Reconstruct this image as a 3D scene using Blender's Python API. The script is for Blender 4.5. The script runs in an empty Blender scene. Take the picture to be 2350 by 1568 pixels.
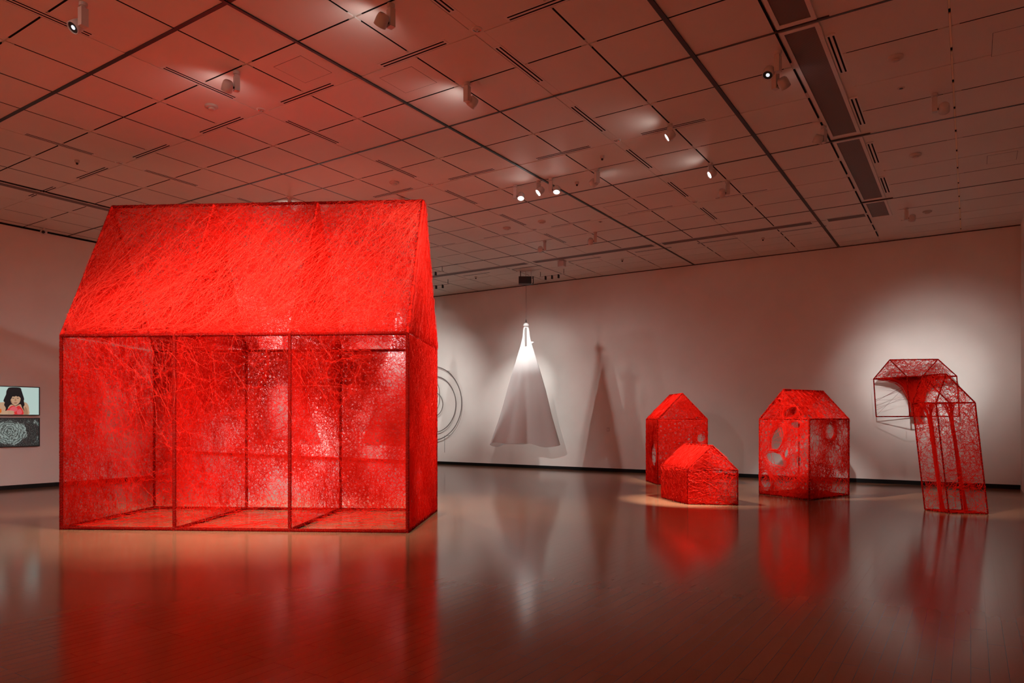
import bpy, bmesh, math, random
import numpy as np
from mathutils import Vector, Matrix

SC = bpy.context.scene
COL = SC.collection
R = np.random.default_rng(7)
random.seed(7)
HC = 5.717            # ceiling height
CAMZ = 1.5
YAW = 0.576491
CS, SN = math.cos(YAW), math.sin(YAW)

# ------------------------------------------------------------------ materials
def mat(name, col, rough=0.6, spec=0.5, metal=0.0, emit=None, estr=1.0, trans=0.0):
    m = bpy.data.materials.new(name); m.use_nodes = True
    nt = m.node_tree; b = nt.nodes['Principled BSDF']
    b.inputs['Base Color'].default_value = (*col, 1)
    b.inputs['Roughness'].default_value = rough
    b.inputs['Metallic'].default_value = metal
    b.inputs['Specular IOR Level'].default_value = spec
    if emit:
        b.inputs['Emission Color'].default_value = (*emit, 1)
        b.inputs['Emission Strength'].default_value = estr
    return m

def noise_tint(m, c1, c2, scale, stretch=(1, 1, 1), bump=0.0, detail=4):
    nt = m.node_tree; b = nt.nodes['Principled BSDF']
    tc = nt.nodes.new('ShaderNodeTexCoord'); mp = nt.nodes.new('ShaderNodeMapping')
    mp.inputs['Scale'].default_value = stretch
    n = nt.nodes.new('ShaderNodeTexNoise'); n.inputs['Scale'].default_value = scale; n.inputs['Detail'].default_value = detail
    r = nt.nodes.new('ShaderNodeValToRGB')
    r.color_ramp.elements[0].color = (*c1, 1); r.color_ramp.elements[1].color = (*c2, 1)
    r.color_ramp.elements[0].position = .35; r.color_ramp.elements[1].position = .65
    L = nt.links
    L.new(tc.outputs['Object'], mp.inputs['Vector']); L.new(mp.outputs['Vector'], n.inputs['Vector'])
    L.new(n.outputs['Fac'], r.inputs['Fac']); L.new(r.outputs['Color'], b.inputs['Base Color'])
    if bump:
        bp = nt.nodes.new('ShaderNodeBump'); bp.inputs['Strength'].default_value = bump; bp.inputs['Distance'].default_value = .01
        L.new(n.outputs['Fac'], bp.inputs['Height']); L.new(bp.outputs['Normal'], b.inputs['Normal'])
    return m

M = {}
M['wall'] = noise_tint(mat('white_wall_paint', (.8, .78, .76), .75, .25), (.78, .745, .70), (.82, .785, .74), 1.3)
M['redbounce'] = noise_tint(mat('red_bounce_paint', (.78, .19, .07), .7, .2), (.76, .18, .065), (.80, .20, .075), 1.5)  # invented red paint that tints the bounced light
M['ceil'] = noise_tint(mat('ceiling_tile_paint', (.78, .72, .68), .5, .3), (.76, .69, .62), (.80, .73, .66), .8)
M['band'] = mat('ceiling_band_paint', (.8, .76, .72), .5, .3)
M['black'] = mat('black_void', (.006, .005, .005), .9, .1)
M['base'] = mat('black_baseboard', (.004, .004, .004), .6, .2)
M['railA'] = mat('black_track_rail', (.012, .01, .01), .45, .4)
M['railB'] = mat('brown_track_rail', (.05, .035, .03), .45, .4)
M['grille'] = None
M['fix'] = mat('spotlight_white_enamel', (.62, .58, .55), .4, .4)
M['dark'] = mat('dark_metal', (.02, .02, .022), .4, .5)
M['lens'] = mat('lamp_lens', (.9, .9, .9), .2, .5, emit=(1, .97, .95), estr=9)
M['lensdim'] = mat('lamp_lens_dim', (.7, .8, .9), .2, .5, emit=(.8, .95, 1), estr=1.2)
M['chrome'] = mat('chrome_reflector', (.8, .8, .8), .12, .8, metal=1)
M['gold'] = mat('pale_strip', (.95, .72, .46), .4, .5)
M['det'] = mat('detector_plastic', (.6, .5, .44), .5, .4)
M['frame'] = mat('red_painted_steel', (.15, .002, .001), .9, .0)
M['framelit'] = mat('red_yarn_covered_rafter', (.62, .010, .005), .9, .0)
M['wire'] = mat('grey_wire', (.16, .14, .13), .5, .4)
M['scrframe'] = mat('black_bezel', (.006, .006, .006), .35, .5)

def grille_mat():
    m = mat('return_air_mesh', (.2, .14, .13), .6, .3)
    nt = m.node_tree; b = nt.nodes['Principled BSDF']
    tc = nt.nodes.new('ShaderNodeTexCoord'); w = nt.nodes.new('ShaderNodeTexWave')
    w.inputs['Scale'].default_value = 14; w.bands_direction = 'Y'
    r = nt.nodes.new('ShaderNodeValToRGB')
    r.color_ramp.elements[0].color = (.10, .075, .07, 1); r.color_ramp.elements[1].color = (.24, .18, .17, 1)
    nt.links.new(tc.outputs['Object'], w.inputs['Vector']); nt.links.new(w.outputs['Fac'], r.inputs['Fac'])
    nt.links.new(r.outputs['Color'], b.inputs['Base Color'])
    return m
M['grille'] = grille_mat()
M['grilleX'] = grille_mat()
for n in M['grilleX'].node_tree.nodes:
    if n.type == 'TEX_WAVE': n.bands_direction = 'X'

def thread_mat():
    m = bpy.data.materials.new('red_wool_thread'); m.use_nodes = True
    nt = m.node_tree; nt.nodes.remove(nt.nodes['Principled BSDF'])
    out = nt.nodes['Material Output']
    d = nt.nodes.new('ShaderNodeBsdfDiffuse'); t = nt.nodes.new('ShaderNodeBsdfTranslucent'); mx = nt.nodes.new('ShaderNodeMixShader')
    d.inputs['Color'].default_value = (.94, .013, .0045, 1)
    t.inputs['Color'].default_value = (.94, .012, .004, 1)
    mx.inputs['Fac'].default_value = .60
    g = nt.nodes.new('ShaderNodeBsdfGlossy'); g.inputs['Roughness'].default_value = .45; g.inputs['Color'].default_value = (1, .5, .36, 1)
    m2 = nt.nodes.new('ShaderNodeMixShader'); m2.inputs['Fac'].default_value = .02
    L = nt.links
    L.new(d.outputs[0], mx.inputs[1]); L.new(t.outputs[0], mx.inputs[2])
    L.new(mx.outputs[0], m2.inputs[1]); L.new(g.outputs[0], m2.inputs[2]); L.new(m2.outputs[0], out.inputs['Surface'])
    return m
M['thread'] = thread_mat()
M['strand'] = M['thread'].copy(); M['strand'].name = 'red_yarn_highlight_tint'  # same red yarn, its caught highlights put into the colour
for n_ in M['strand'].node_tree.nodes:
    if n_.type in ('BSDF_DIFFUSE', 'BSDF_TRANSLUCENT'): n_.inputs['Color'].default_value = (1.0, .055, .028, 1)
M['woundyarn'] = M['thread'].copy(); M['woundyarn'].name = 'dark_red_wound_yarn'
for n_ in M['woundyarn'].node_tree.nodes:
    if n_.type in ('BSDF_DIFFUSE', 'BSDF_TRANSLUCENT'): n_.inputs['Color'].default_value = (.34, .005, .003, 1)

def cloth_mat():
    m = bpy.data.materials.new('white_dress_fabric'); m.use_nodes = True
    nt = m.node_tree; nt.nodes.remove(nt.nodes['Principled BSDF']); out = nt.nodes['Material Output']
    d = nt.nodes.new('ShaderNodeBsdfDiffuse'); t = nt.nodes.new('ShaderNodeBsdfTranslucent'); mx = nt.nodes.new('ShaderNodeMixShader')
    d.inputs['Color'].default_value = (.86, .85, .84, 1); t.inputs['Color'].default_value = (.85, .83, .82, 1); mx.inputs['Fac'].default_value = .42
    nt.links.new(d.outputs[0], mx.inputs[1]); nt.links.new(t.outputs[0], mx.inputs[2]); nt.links.new(mx.outputs[0], out.inputs['Surface'])
    return m
M['cloth'] = cloth_mat()

def floor_mat():
    m = bpy.data.materials.new('varnished_plank_floor'); m.use_nodes = True
    nt = m.node_tree; b = nt.nodes['Principled BSDF']; L = nt.links
    tc = nt.nodes.new('ShaderNodeTexCoord')
    mp = nt.nodes.new('ShaderNodeMapping'); mp.inputs['Rotation'].default_value = (0, 0, math.pi / 2)
    br = nt.nodes.new('ShaderNodeTexBrick')
    br.inputs['Scale'].default_value = 1; br.inputs['Brick Width'].default_value = .95; br.inputs['Row Height'].default_value = .095
    br.inputs['Mortar Size'].default_value = .0022; br.inputs['Mortar Smooth'].default_value = .1; br.offset = .37; br.offset_frequency = 3
    br.inputs['Color1'].default_value = (.245, .108, .052, 1); br.inputs['Color2'].default_value = (.225, .098, .047, 1)
    br.inputs['Mortar'].default_value = (.07, .03, .017, 1)
    L.new(tc.outputs['Object'], mp.inputs['Vector']); L.new(mp.outputs['Vector'], br.inputs['Vector'])
    mp2 = nt.nodes.new('ShaderNodeMapping'); mp2.inputs['Scale'].default_value = (9, .7, 1)
    n = nt.nodes.new('ShaderNodeTexNoise'); n.inputs['Scale'].default_value = 2.0; n.inputs['Detail'].default_value = 6
    L.new(tc.outputs['Object'], mp2.inputs['Vector']); L.new(mp2.outputs['Vector'], n.inputs['Vector'])
    mix = nt.nodes.new('ShaderNodeMix'); mix.data_type = 'RGBA'; mix.blend_type = 'MULTIPLY'; mix.inputs['Factor'].default_value = .3
    L.new(br.outputs['Color'], mix.inputs['A']); L.new(n.outputs['Color'], mix.inputs['B'])
    mix2 = nt.nodes.new('ShaderNodeMix'); mix2.data_type = 'RGBA'; mix2.blend_type = 'MULTIPLY'; mix2.inputs['Factor'].default_value = .3
    r = nt.nodes.new('ShaderNodeValToRGB'); r.color_ramp.elements[0].color = (.78, .75, .74, 1); r.color_ramp.elements[1].color = (1.15, 1.12, 1.1, 1)
    L.new(n.outputs['Fac'], r.inputs['Fac']); L.new(br.outputs['Color'], mix2.inputs['A']); L.new(r.outputs['Color'], mix2.inputs['B'])
    L.new(mix2.outputs['Result'], b.inputs['Base Color'])
    b.inputs['Roughness'].default_value = .145
    b.inputs['IOR'].default_value = 1.42
    b.inputs['Specular IOR Level'].default_value = .5
    bp = nt.nodes.new('ShaderNodeBump'); bp.inputs['Strength'].default_value = .3; bp.inputs['Distance'].default_value = .001; bp.invert = True
    L.new(br.outputs['Fac'], bp.inputs['Height'])
    bp2 = nt.nodes.new('ShaderNodeBump'); bp2.inputs['Strength'].default_value = .03; bp2.inputs['Distance'].default_value = .004
    L.new(n.outputs['Fac'], bp2.inputs['Height']); L.new(bp.outputs['Normal'], bp2.inputs['Normal'])
    L.new(bp2.outputs['Normal'], b.inputs['Normal'])
    return m
M['floor'] = floor_mat()

# ------------------------------------------------------------------ mesh helpers
class MB:
    def __init__(s): s.v = []; s.f = []; s.mi = []
    def add(s, vs, fs, mi=0):
        o = len(s.v); s.v += [tuple(map(float, v)) for v in vs]
        s.f += [tuple(i + o for i in f) for f in fs]; s.mi += [mi] * len(fs); return s
    def box(s, x0, x1, y0, y1, z0, z1, mi=0):
        vs = [(x, y, z) for z in (z0, z1) for y in (y0, y1) for x in (x0, x1)]
        return s.add(vs, [(0, 2, 3, 1), (4, 5, 7, 6), (0, 1, 5, 4), (2, 6, 7, 3), (0, 4, 6, 2), (1, 3, 7, 5)], mi)
    def bar(s, a, b, r, n=6, mi=0, r2=None, cap=True, up=None):
        a = Vector(a); b = Vector(b); d = (b - a).normalized()
        u = Vector(up) if up else (Vector((0, 0, 1)) if abs(d.z) < .9 else Vector((0, 1, 0)))
        x = d.cross(u).normalized(); y = d.cross(x); r2 = r if r2 is None else r2
        off = math.pi / n if n == 4 else 0
        vs = []
        for p, rr in ((a, r), (b, r2)):
            for k in range(n):
                t = 2 * math.pi * k / n + off
                vs.append(p + x * math.cos(t) * rr + y * math.sin(t) * rr)
        fs = [(k, (k + 1) % n, n + (k + 1) % n, n + k) for k in range(n)]
        if cap: fs += [tuple(reversed(range(n))), tuple(range(n, 2 * n))]
        return s.add(vs, fs, mi)
    def lathe(s, c, d, prof, n=20, mi=0, cap0=True, cap1=True):
        c = Vector(c); d = Vector(d).normalized()
        u = Vector((0, 0, 1)) if abs(d.z) < .9 else Vector((0, 1, 0))
        x = d.cross(u).normalized(); y = d.cross(x); vs = []
        for (h, r) in prof:
            for k in range(n):
                t = 2 * math.pi * k / n
                vs.append(c + d * h + x * math.cos(t) * r + y * math.sin(t) * r)
        fs = []
        for j in range(len(prof) - 1):
            for k in range(n):
                fs.append((j * n + k, j * n + (k + 1) % n, (j + 1) * n + (k + 1) % n, (j + 1) * n + k))
        if cap0: fs.append(tuple(reversed(range(n))))
        if cap1: fs.append(tuple(range((len(prof) - 1) * n, len(prof) * n)))
        return s.add(vs, fs, mi)
    def build(s, name, mats, parent=None, smooth=False, origin=None):
        me = bpy.data.meshes.new(name)
        vs = s.v
        if origin is not None: vs = [(v[0] - origin[0], v[1] - origin[1], v[2] - origin[2]) for v in vs]
        me.from_pydata(vs, [], s.f)
        if not isinstance(mats, (list, tuple)): mats = [mats]
        for m in mats: me.materials.append(m)
        me.polygons.foreach_set('material_index', s.mi)
        if smooth: me.polygons.foreach_set('use_smooth', [True] * len(s.f))
        me.update()
        o = bpy.data.objects.new(name, me); COL.objects.link(o)
        if origin is not None: o.location = origin
        if parent:
            o.parent = parent
            if origin is None:
                o.matrix_parent_inverse = Matrix.Translation(-parent.location) if not any(parent.rotation_euler) else parent.matrix_world.inverted()
        return o

def tag(o, label=None, cat=None, group=None, kind=None):
    if label: o['label'] = label
    if cat: o['category'] = cat
    if group: o['group'] = group
    if kind: o['kind'] = kind
    return o
def thing(name, loc, label, cat, group=None):
    o = bpy.data.objects.new(name, None); COL.objects.link(o); o.location = loc; o.empty_display_size = .1
    bpy.context.view_layer.update()
    return tag(o, label, cat, group)
def struct(o): o['kind'] = 'structure'; return o
def copy_tree(src, loc, label=None, rotz=None):
    r = src.copy(); COL.objects.link(r); r.location = loc
    if rotz is not None: r.rotation_euler = (0, 0, rotz)
    if label: r['label'] = label
    for ch in list(src.children):
        c = ch.copy(); COL.objects.link(c); c.parent = r; c.matrix_parent_inverse = ch.matrix_parent_inverse.copy()
        for g in list(ch.children):
            d = g.copy(); COL.objects.link(d); d.parent = c
    return r

# ------------------------------------------------------------------ room shell
struct(MB().box(-36, 1.3, -5, 19.2, -.1, 0).build('floor', M['floor']))
struct(MB().box(-36, 1.3, 18.75, 19.0, 0, HC + .3).build('wall_back', M['wall']))
struct(MB().box(.91, 1.2, -5, 18.75, 0, HC + .3).build('wall_right', M['wall']))
struct(MB().box(-17.75, -17.35, -5, 10.35, 0, HC + .3).build('wall_left', M['wall']))
struct(MB().box(-36.2, -36, -5, 19.2, 0, HC + .3).build('wall_far_left', M['wall']))
struct(MB().box(-36, 1.3, -5.2, -5, 0, HC + .3).build('wall_front', M['redbounce']))  # unseen wall behind the camera, its red added for ambient bounce
struct(MB().box(-36, .9, 18.735, 18.75, 0, .095).build('baseboard_back', M['base']))
struct(MB().box(-17.35, -17.335, -5, 10.35, 0, .09).build('baseboard_left', M['base']))
struct(MB().box(-17.35, -17.325, -5, 10.35, HC - .035, HC - .0).build('trim_1', M['base']))      # dark shadow joint over the left wall
struct(MB().box(-36, .9, 18.73, 18.75, HC - .02, HC).build('trim_2', M['railB']))

X0, Y0, MD = .91, 18.8, 3.6
railsX = [X0 - MD * k for k in range(0, 11)]
railsY = [Y0 - MD * k for k in range(0, 7)]
xs, ys = set(), set()
def lines(lo, hi, org):
    """list of (coord, half width, kind)"""
    out = []
    k = 0
    while org - MD * k > lo - MD:
        b = org - MD * (k + 1)
        for off, hw, kd in ((0, .014, 'rail'), (.89, .012, 'groove'), (1.8, .062, 'band'), (2.7, .012, 'groove')):
            c = b + off
            if lo < c < hi: out.append((c, hw, kd))
        k += 1
    return sorted(out)
LX = lines(-30, .90, X0)
# the last module beside the right wall differs: air return strip, then wide tiles
LX = [l for l in LX if l[0] < -2.0 or l[0] > .8] + [(-1.785, .010, 'groove'), (-1.50, .265, 'return'), (-.184, .012, 'strip')]
LX = sorted([l for l in LX if l[2] != 'return']) 
LX = [l for l in LX]
LY = [l for l in lines(-5, 18.7, Y0) if not (l[0] > 16.5)] + [(16.98, .03, 'plain'), (17.62, .006, 'groove'), (18.27, .006, 'groove')]
LY = sorted(LY)
# x strips: cell boundaries
def cells(L, lo, hi):
    out = []; cur = lo
    for c, hw, kd in L:
        out.append((cur, c - hw)); cur = c + hw
    out.append((cur, hi)); return out
CX = cells(sorted(LX + [(-1.505, .268, 'ret')]), -30, .91)
CY = cells(LY, -5, 18.75)
cb = MB()
T = .016
for (a, b) in CX:
    if b - a < .02: continue
    for (c, d) in CY:
        if d - c < .02: continue
        if -15 < (a + b) / 2 or True:
            cb.box(a, b, c, d, HC, HC + T)
for (c, hw, kd) in LX:
    if kd == 'band': cb.box(c - hw + .006, c + hw - .006, -5, 18.7, HC + .004, HC + T)
for (c, hw, kd) in LY:
    if kd in ('band', 'plain'):
        for xa_, xb_ in ((-30, -1.80), (-1.21, .9)): cb.box(xa_, xb_, c - hw + .006, c + hw - .006, HC + .0045, HC + T)
cb.box(-36, -30, -5, 18.75, HC, HC + T)
cb.box(-36, 1.3, -5.2, 19.2, HC + T, HC + .12)
struct(cb.build('ceiling', M['ceil']))
# black joints (open shadow gaps between tiles), broken near the crossings
jb = MB()
def seg(x0, x1, y0, y1): jb.box(x0, x1, y0, y1, HC + .0015, HC + T)
ycross = [c for c, h, k in LY]; xcross = [c for c, h, k in LX]
for (c, hw, kd) in LX:
    if kd != 'groove' or c < -24: continue
    for j in range(len(LY) - 1):
        a = LY[j][0]; b = LY[j + 1][0]
        ga = .03 if LY[j][2] == 'rail' else .10; gb = .03 if LY[j + 1][2] == 'rail' else .10
        seg(c - hw * .98, c + hw * .98, a + ga, b - gb)
for (c, hw, kd) in LY:
    if kd != 'groove': continue
    for j in range(len(LX) - 1):
        a = LX[j][0]; b = LX[j + 1][0]
        if a < -24 or (a < -1.7 and b > -1.3): continue
        ga = .03 if LX[j][2] == 'rail' else .10; gb = .03 if LX[j + 1][2] == 'rail' else .10
        seg(a + ga, b - gb, c - hw * .98, c + hw * .98)
for (c, hw, kd) in LY:      # joints of the right-hand columns
    if kd in ('groove',):
        seg(-1.2, -.3, c - .008, c + .008); seg(-.1, .88, c - .008, c + .008)
struct(jb.build('trim_3', M['black']))
ti = 4
WA = {1: .026, 2: .019}
for i_, x in enumerate(railsX[1:8]):
    wa = WA.get(i_ + 1, .011)
    struct(MB().box(x - wa, x + wa, -5, 18.74, HC - (.014 if wa > .015 else .001), HC + T).build('trim_%d' % ti, M['railA'])); ti += 1
for y in railsY[1:]:
    wb = .024 if y < 5 else (.015 if y < 12 else .011)
    struct(MB().box(-30, .905, y - wb, y + wb, HC - .006, HC + T).build('trim_%d' % ti, M['railA'] if y < 5 else M['railB'])); ti += 1
# pale thin track running beside the right wall, with dark joints
pb = MB(); yy = -4.9
while yy < 18.6:
    pb.box(-.193, -.175, yy, yy + .80, HC - .002, HC + T, 0)
    pb.box(-.194, -.174, yy + .82, yy + .88, HC + .001, HC + T, 1)
    yy += .9
struct(pb.build('trim_%d' % ti, [M['gold'], M['black']])); ti += 1

# return-air panels beside the slots
k = 0
first = None
for (ya, yb) in ((4.52, 7.9), (8.1, 11.41), (11.70, 15.02), (15.3, 16.4)):
    t = thing('return_air_grille', (-1.56, (ya + yb) / 2, HC), 
              ['long brown return air grille in the ceiling cut by the top edge', 'long brown return air grille in the ceiling, largest one wholly in view',
               'brown return air grille in the ceiling, between the longest and the shortest one', 'shortest brown return air grille in the ceiling, closest to the back wall'][k],
              'air grille', 'brown return air grilles in one line on the ceiling')
    fb = MB()
    fb.box(-1.755, -1.715, ya - .06, yb + .06, HC - .004, HC + T); fb.box(-1.40, -1.355, ya - .06, yb + .06, HC - .004, HC + T)
    fb.box(-1.715, -1.40, ya - .06, ya, HC - .004, HC + T); fb.box(-1.715, -1.40, yb, yb + .06, HC - .004, HC + T)
    fb.build('frame', M['band'], t)
    MB().box(-1.715, -1.40, ya, yb, HC + .006, HC + T).build('mesh_panel', M['grille'], t)
    k += 1

# long strip grilles
def strip(x0, x1, y0, y1, label, m, n):
    t = thing('strip_grille', ((x0 + x1) / 2, (y0 + y1) / 2, HC), label, 'air grille', 'long strip grilles in the ceiling')
    fb = MB(); w = .02
    fb.box(x0, x1, y0, y0 + w, HC - .008, HC + .001); fb.box(x0, x1, y1 - w, y1, HC - .008, HC + .001)
    fb.box(x0, x0 + w, y0 + w, y1 - w, HC - .008, HC + .001); fb.box(x1 - w, x1, y0 + w, y1 - w, HC - .008, HC + .001)
    fb.build('frame', M['band'], t)
    sb = MB().box(x0 + w, x1 - w, y0 + w, y1 - w, HC - .003, HC + .001)
    sb.build('mesh_panel', m, t)
strip(-2.55, -1.80, 15.98, 16.26, 'short strip grille in the ceiling right of the thick black rail', M['grilleX'], 5)
strip(-6.2, -2.83, 15.98, 16.26, 'strip grille in the ceiling ending at the thick black rail', M['grilleX'], 20)
strip(-9.8, -6.4, 15.98, 16.26, 'strip grille in the ceiling above the dress motor box', M['grilleX'], 20)
strip(-13.4, -10.0, 15.98, 16.26, 'strip grille in the ceiling beside the tip of the big red house roof', M['grilleX'], 20)
strip(-14.62, -14.40, 1.0, 4.3, 'dim strip grille in the ceiling at the left edge', M['grille'], 20)
strip(-14.62, -14.40, 4.5, 7.9, 'dim strip grille in the ceiling left of the big red house roof', M['grille'], 20)
struct(MB().box(-14.36, -14.30, -4, 10.3, HC - .004, HC + .001).build('trim_%d' % ti, M['black'])); ti += 1

# double slot diffusers
def make_slot(L, alongY, label):
    t = thing('slot_diffuser', (0, 0, HC), label, 'air vent', 'double slot air diffusers of the ceiling grid')
    w = .055; h = L / 2
    def bx(a0, a1, b0, b1, z0, z1):
        return MB().box(a0, a1, b0, b1, z0, z1) if alongY else MB().box(b0, b1, a0, a1, z0, z1)
    bx(-w, w, -h - .03, h + .03, HC + .0015, HC + T).build('frame', M['band'], t)
    for s_ in (-.024, .024):
        bx(s_ - .010, s_ + .010, -h, h, HC + .0005, HC + .006).build('slot', M['black'], t)
    return t
sy = make_slot(.95, True, ''); sx = make_slot(.95, False, '')
used = {'y': False, 'x': False}
def proj(P):
    d = -SN * P[0] + CS * P[1]; r = CS * P[0] + SN * P[1]
    if d < .5: return None
    return (1175 + 1619.2 * r / d, 964.06 - 1619.2 * (P[2] - 1.5) / d)
def slot_label(alongY, x, y):
    p = proj((x, y, HC))
    run = 'lengthwise' if alongY else 'crosswise'
    if x > -2: where = 'beside the brown return air grilles'
    elif p[0] < 420: where = 'above the left wall'
    elif p[0] < 1000: where = 'above the big red house'
    elif p[1] < 330: where = 'over the open floor right of the big red house'
    else: where = 'far off near the white dress'
    return '%s double slot air diffuser %s' % (run, where)
for bx_ in (-1.29, -4.49, -8.09, -11.69):
    for k in range(0, 6):
        for off in (.89, 2.69):
            y = Y0 - MD * (k + 1) + off
            if y > 15.5 or y < 2: continue
            if bx_ < -11 and y > 9: continue
            p = proj((bx_, y, HC))
            if p is None or not (-80 < p[0] < 2430 and -60 < p[1] < 700): continue
            if k == 0: continue
            if not used['y']: o = sy; used['y'] = True; o.location = (bx_, y, HC)
            else: o = copy_tree(sy, (bx_, y, HC))
            o['label'] = slot_label(True, bx_, y)
for by_ in (2.6, 6.2, 9.775, 13.35):
    for k in range(0, 5):
        for off in (.89, 2.69):
            x = X0 - MD * (k + 1) + off
            if x > -2.9: continue
            p = proj((x, by_, HC))
            if p is None or not (-80 < p[0] < 2430 and -60 < p[1] < 700): continue
            if p[0] < 950 and p[1] > 470: continue
            if not used['x']: o = sx; used['x'] = True; o.location = (x, by_, HC)
            else: o = copy_tree(sx, (x, by_, HC))
            o['label'] = slot_label(False, x, by_)
# short slots near the back wall
for x in (-3.1, -5.0, -6.6, -8.5, -10.3, -12.0):
    o = copy_tree(sx, (x, 16.56, HC - .002)); o['label'] = 'thin slot air diffuser just behind the long strip grilles near the back wall'
    o['group'] = 'thin slots behind the strip grilles'

# recessed downlights at the band crossings
def make_down():
    t = thing('recessed_downlight', (0, 0, HC), 'x', 'downlight', 'small recessed downlights at the crossings of the ceiling bands')
    MB().lathe((0, 0, HC - .004), (0, 0, 1), [(0, .048), (0, .058), (.012, .060), (.012, .048)], 20, cap0=False, cap1=False).build('trim_ring', M['band'], t, True)
    MB().lathe((0, 0, HC - .003), (0, 0, 1), [(0, .048), (.008, .042), (.014, .025)], 20, cap0=False).build('reflector', M['chrome'], t, True)
    MB().lathe((0, 0, HC - .02), (0, 0, 1), [(0, .010), (.02, .012)], 10).build('bulb', M['chrome'], t, True)
    return t
dl = make_down(); first = True
DL = [(-8.09, 6.18, 'small chrome downlight at a band crossing above the big red house roof'),
      (-4.47, 6.18, 'small chrome downlight at the band crossing closest to the camera, top centre of the ceiling'),
      (-8.09, 9.775, 'small chrome downlight just right of the big red house ridge'),
      (-4.47, 9.775, 'small chrome downlight left of the two bright round spotlights'),
      (-11.69, 6.18, 'small chrome downlight in the dim ceiling left of the big red house roof'),
      (-4.47, 13.35, 'small chrome downlight below the bare white spotlight head, halfway to the back wall'),
      (-8.09, 13.35, 'tiny chrome downlight in the ceiling above the white dress'),
      (-8.09, 2.6, 'small chrome downlight cut by the left edge of the ceiling')]
for x, y, lab in DL:
    o = dl if first else copy_tree(dl, (0, 0, 0)); first = False
    o.location = (x, y, HC); o['label'] = lab

# smoke detectors and small ceiling discs
def make_det(r, h, nm, cat, grp, m=None):
    t = thing(nm, (0, 0, HC), 'x', cat, grp)
    MB().lathe((0, 0, HC + .01), (0, 0, -1), [(0, r), (.01 + h * .35, r), (.01 + h * .6, r * .8)], 20).build('base', m or M['det'], t, True)
    MB().lathe((0, 0, HC - h * .6), (0, 0, -1), [(0, r * .5), (h * .3, r * .5), (h * .4, r * .3)], 16).build('sensor', M['dark'] if r < .05 else (m or M['det']), t, True)
    return t
def spread(proto, items):
    f = True
    for (x, y, lab) in items:
        o = proto if f else copy_tree(proto, (0, 0, 0)); f = False
        o.location = (x, y, HC); o['label'] = lab
spread(make_det(.085, .05, 'smoke_detector', 'smoke detector', 'round smoke detectors on the ceiling'), [
    (-.733, 9.3, 'round smoke detector right of the largest return air grille'),
    (-.736, 12.89, 'round smoke detector in the middle of the right-hand ceiling tiles'),
    (-.736, 16.52, 'round smoke detector on the ceiling above the leaning thread tower'),
    (-8.545, 5.74, 'round smoke detector on the red lit ceiling above the big red house'),
    (-8.564, 9.347, 'round smoke detector just above the ridge of the big red house'),
    (-8.535, 12.917, 'wide pale round detector on the ceiling beside the big red house edge'),
    (-7.634, 12.895, 'small round detector right of the wide pale one, above the white dress')])
spread(make_det(.035, .07, 'sprinkler_head', 'sprinkler', 'small dark sprinkler heads on the ceiling'), [
    (-12.164, 5.755, 'dark sprinkler head on the ceiling above the left wall'),
    (-4.934, 10.231, 'dark sprinkler head between the two downlights and the cluster of lit spotlights'),
    (-4.032, 16.86, 'dark sprinkler head near the end of the thick black rail'),
    (-7.661, 17.087, 'dark sprinkler head right of the dress motor box'),
    (-12.203, 16.817, 'dark sprinkler head left of the dress motor box'),
    (-5.851, 11.111, 'flat dark sprinkler head right of the lit spotlight cluster')])
spread(make_det(.045, .012, 'flush_sensor', 'sensor', 'flush round sensors on the ceiling'), [
    (-.741, 10.206, 'tiny flush round sensor between the right-hand smoke detector and the plain spotlight'),
    (-6.6, 13.6, 'tiny flush round sensor above the gap between dress and tall thread house')])
# faint access hatches
def hatch(x, y, w, d, lab):
    t = thing('access_hatch', (x, y, HC), lab, 'hatch', 'access hatches in ceiling tiles')
    b = MB(); g = .005
    b.box(x - w, x + w, y - d, y - d + g, HC - .001, HC + .012); b.box(x - w, x + w, y + d - g, y + d, HC - .001, HC + .012)
    b.box(x - w, x - w + g, y - d + g, y + d - g, HC - .001, HC + .012); b.box(x + w - g, x + w, y - d + g, y + d - g, HC - .001, HC + .012)
    b.build('joint', M['railB'], t)
    MB().box(x - w + g, x + w - g, y - d + g, y + d - g, HC - .0015, HC + .012).build('door', M['ceil'], t)
hatch(-6.74, 5.75, .24, .24, 'faint square access hatch in the red lit tile above the big red house')
hatch(-5.85, 6.64, .26, .24, 'faint square access hatch beside the glow of the ceiling spotlight')
hatch(-5.85, 12.95, .26, .24, 'faint square access hatch in a tile left of the thin rail')
hatch(.42, 9.6, .22, .3, 'faint access hatch in the top right tile')
hatch(.42, 13.8, .20, .22, 'faint access hatch in the tile against the right wall')

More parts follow.
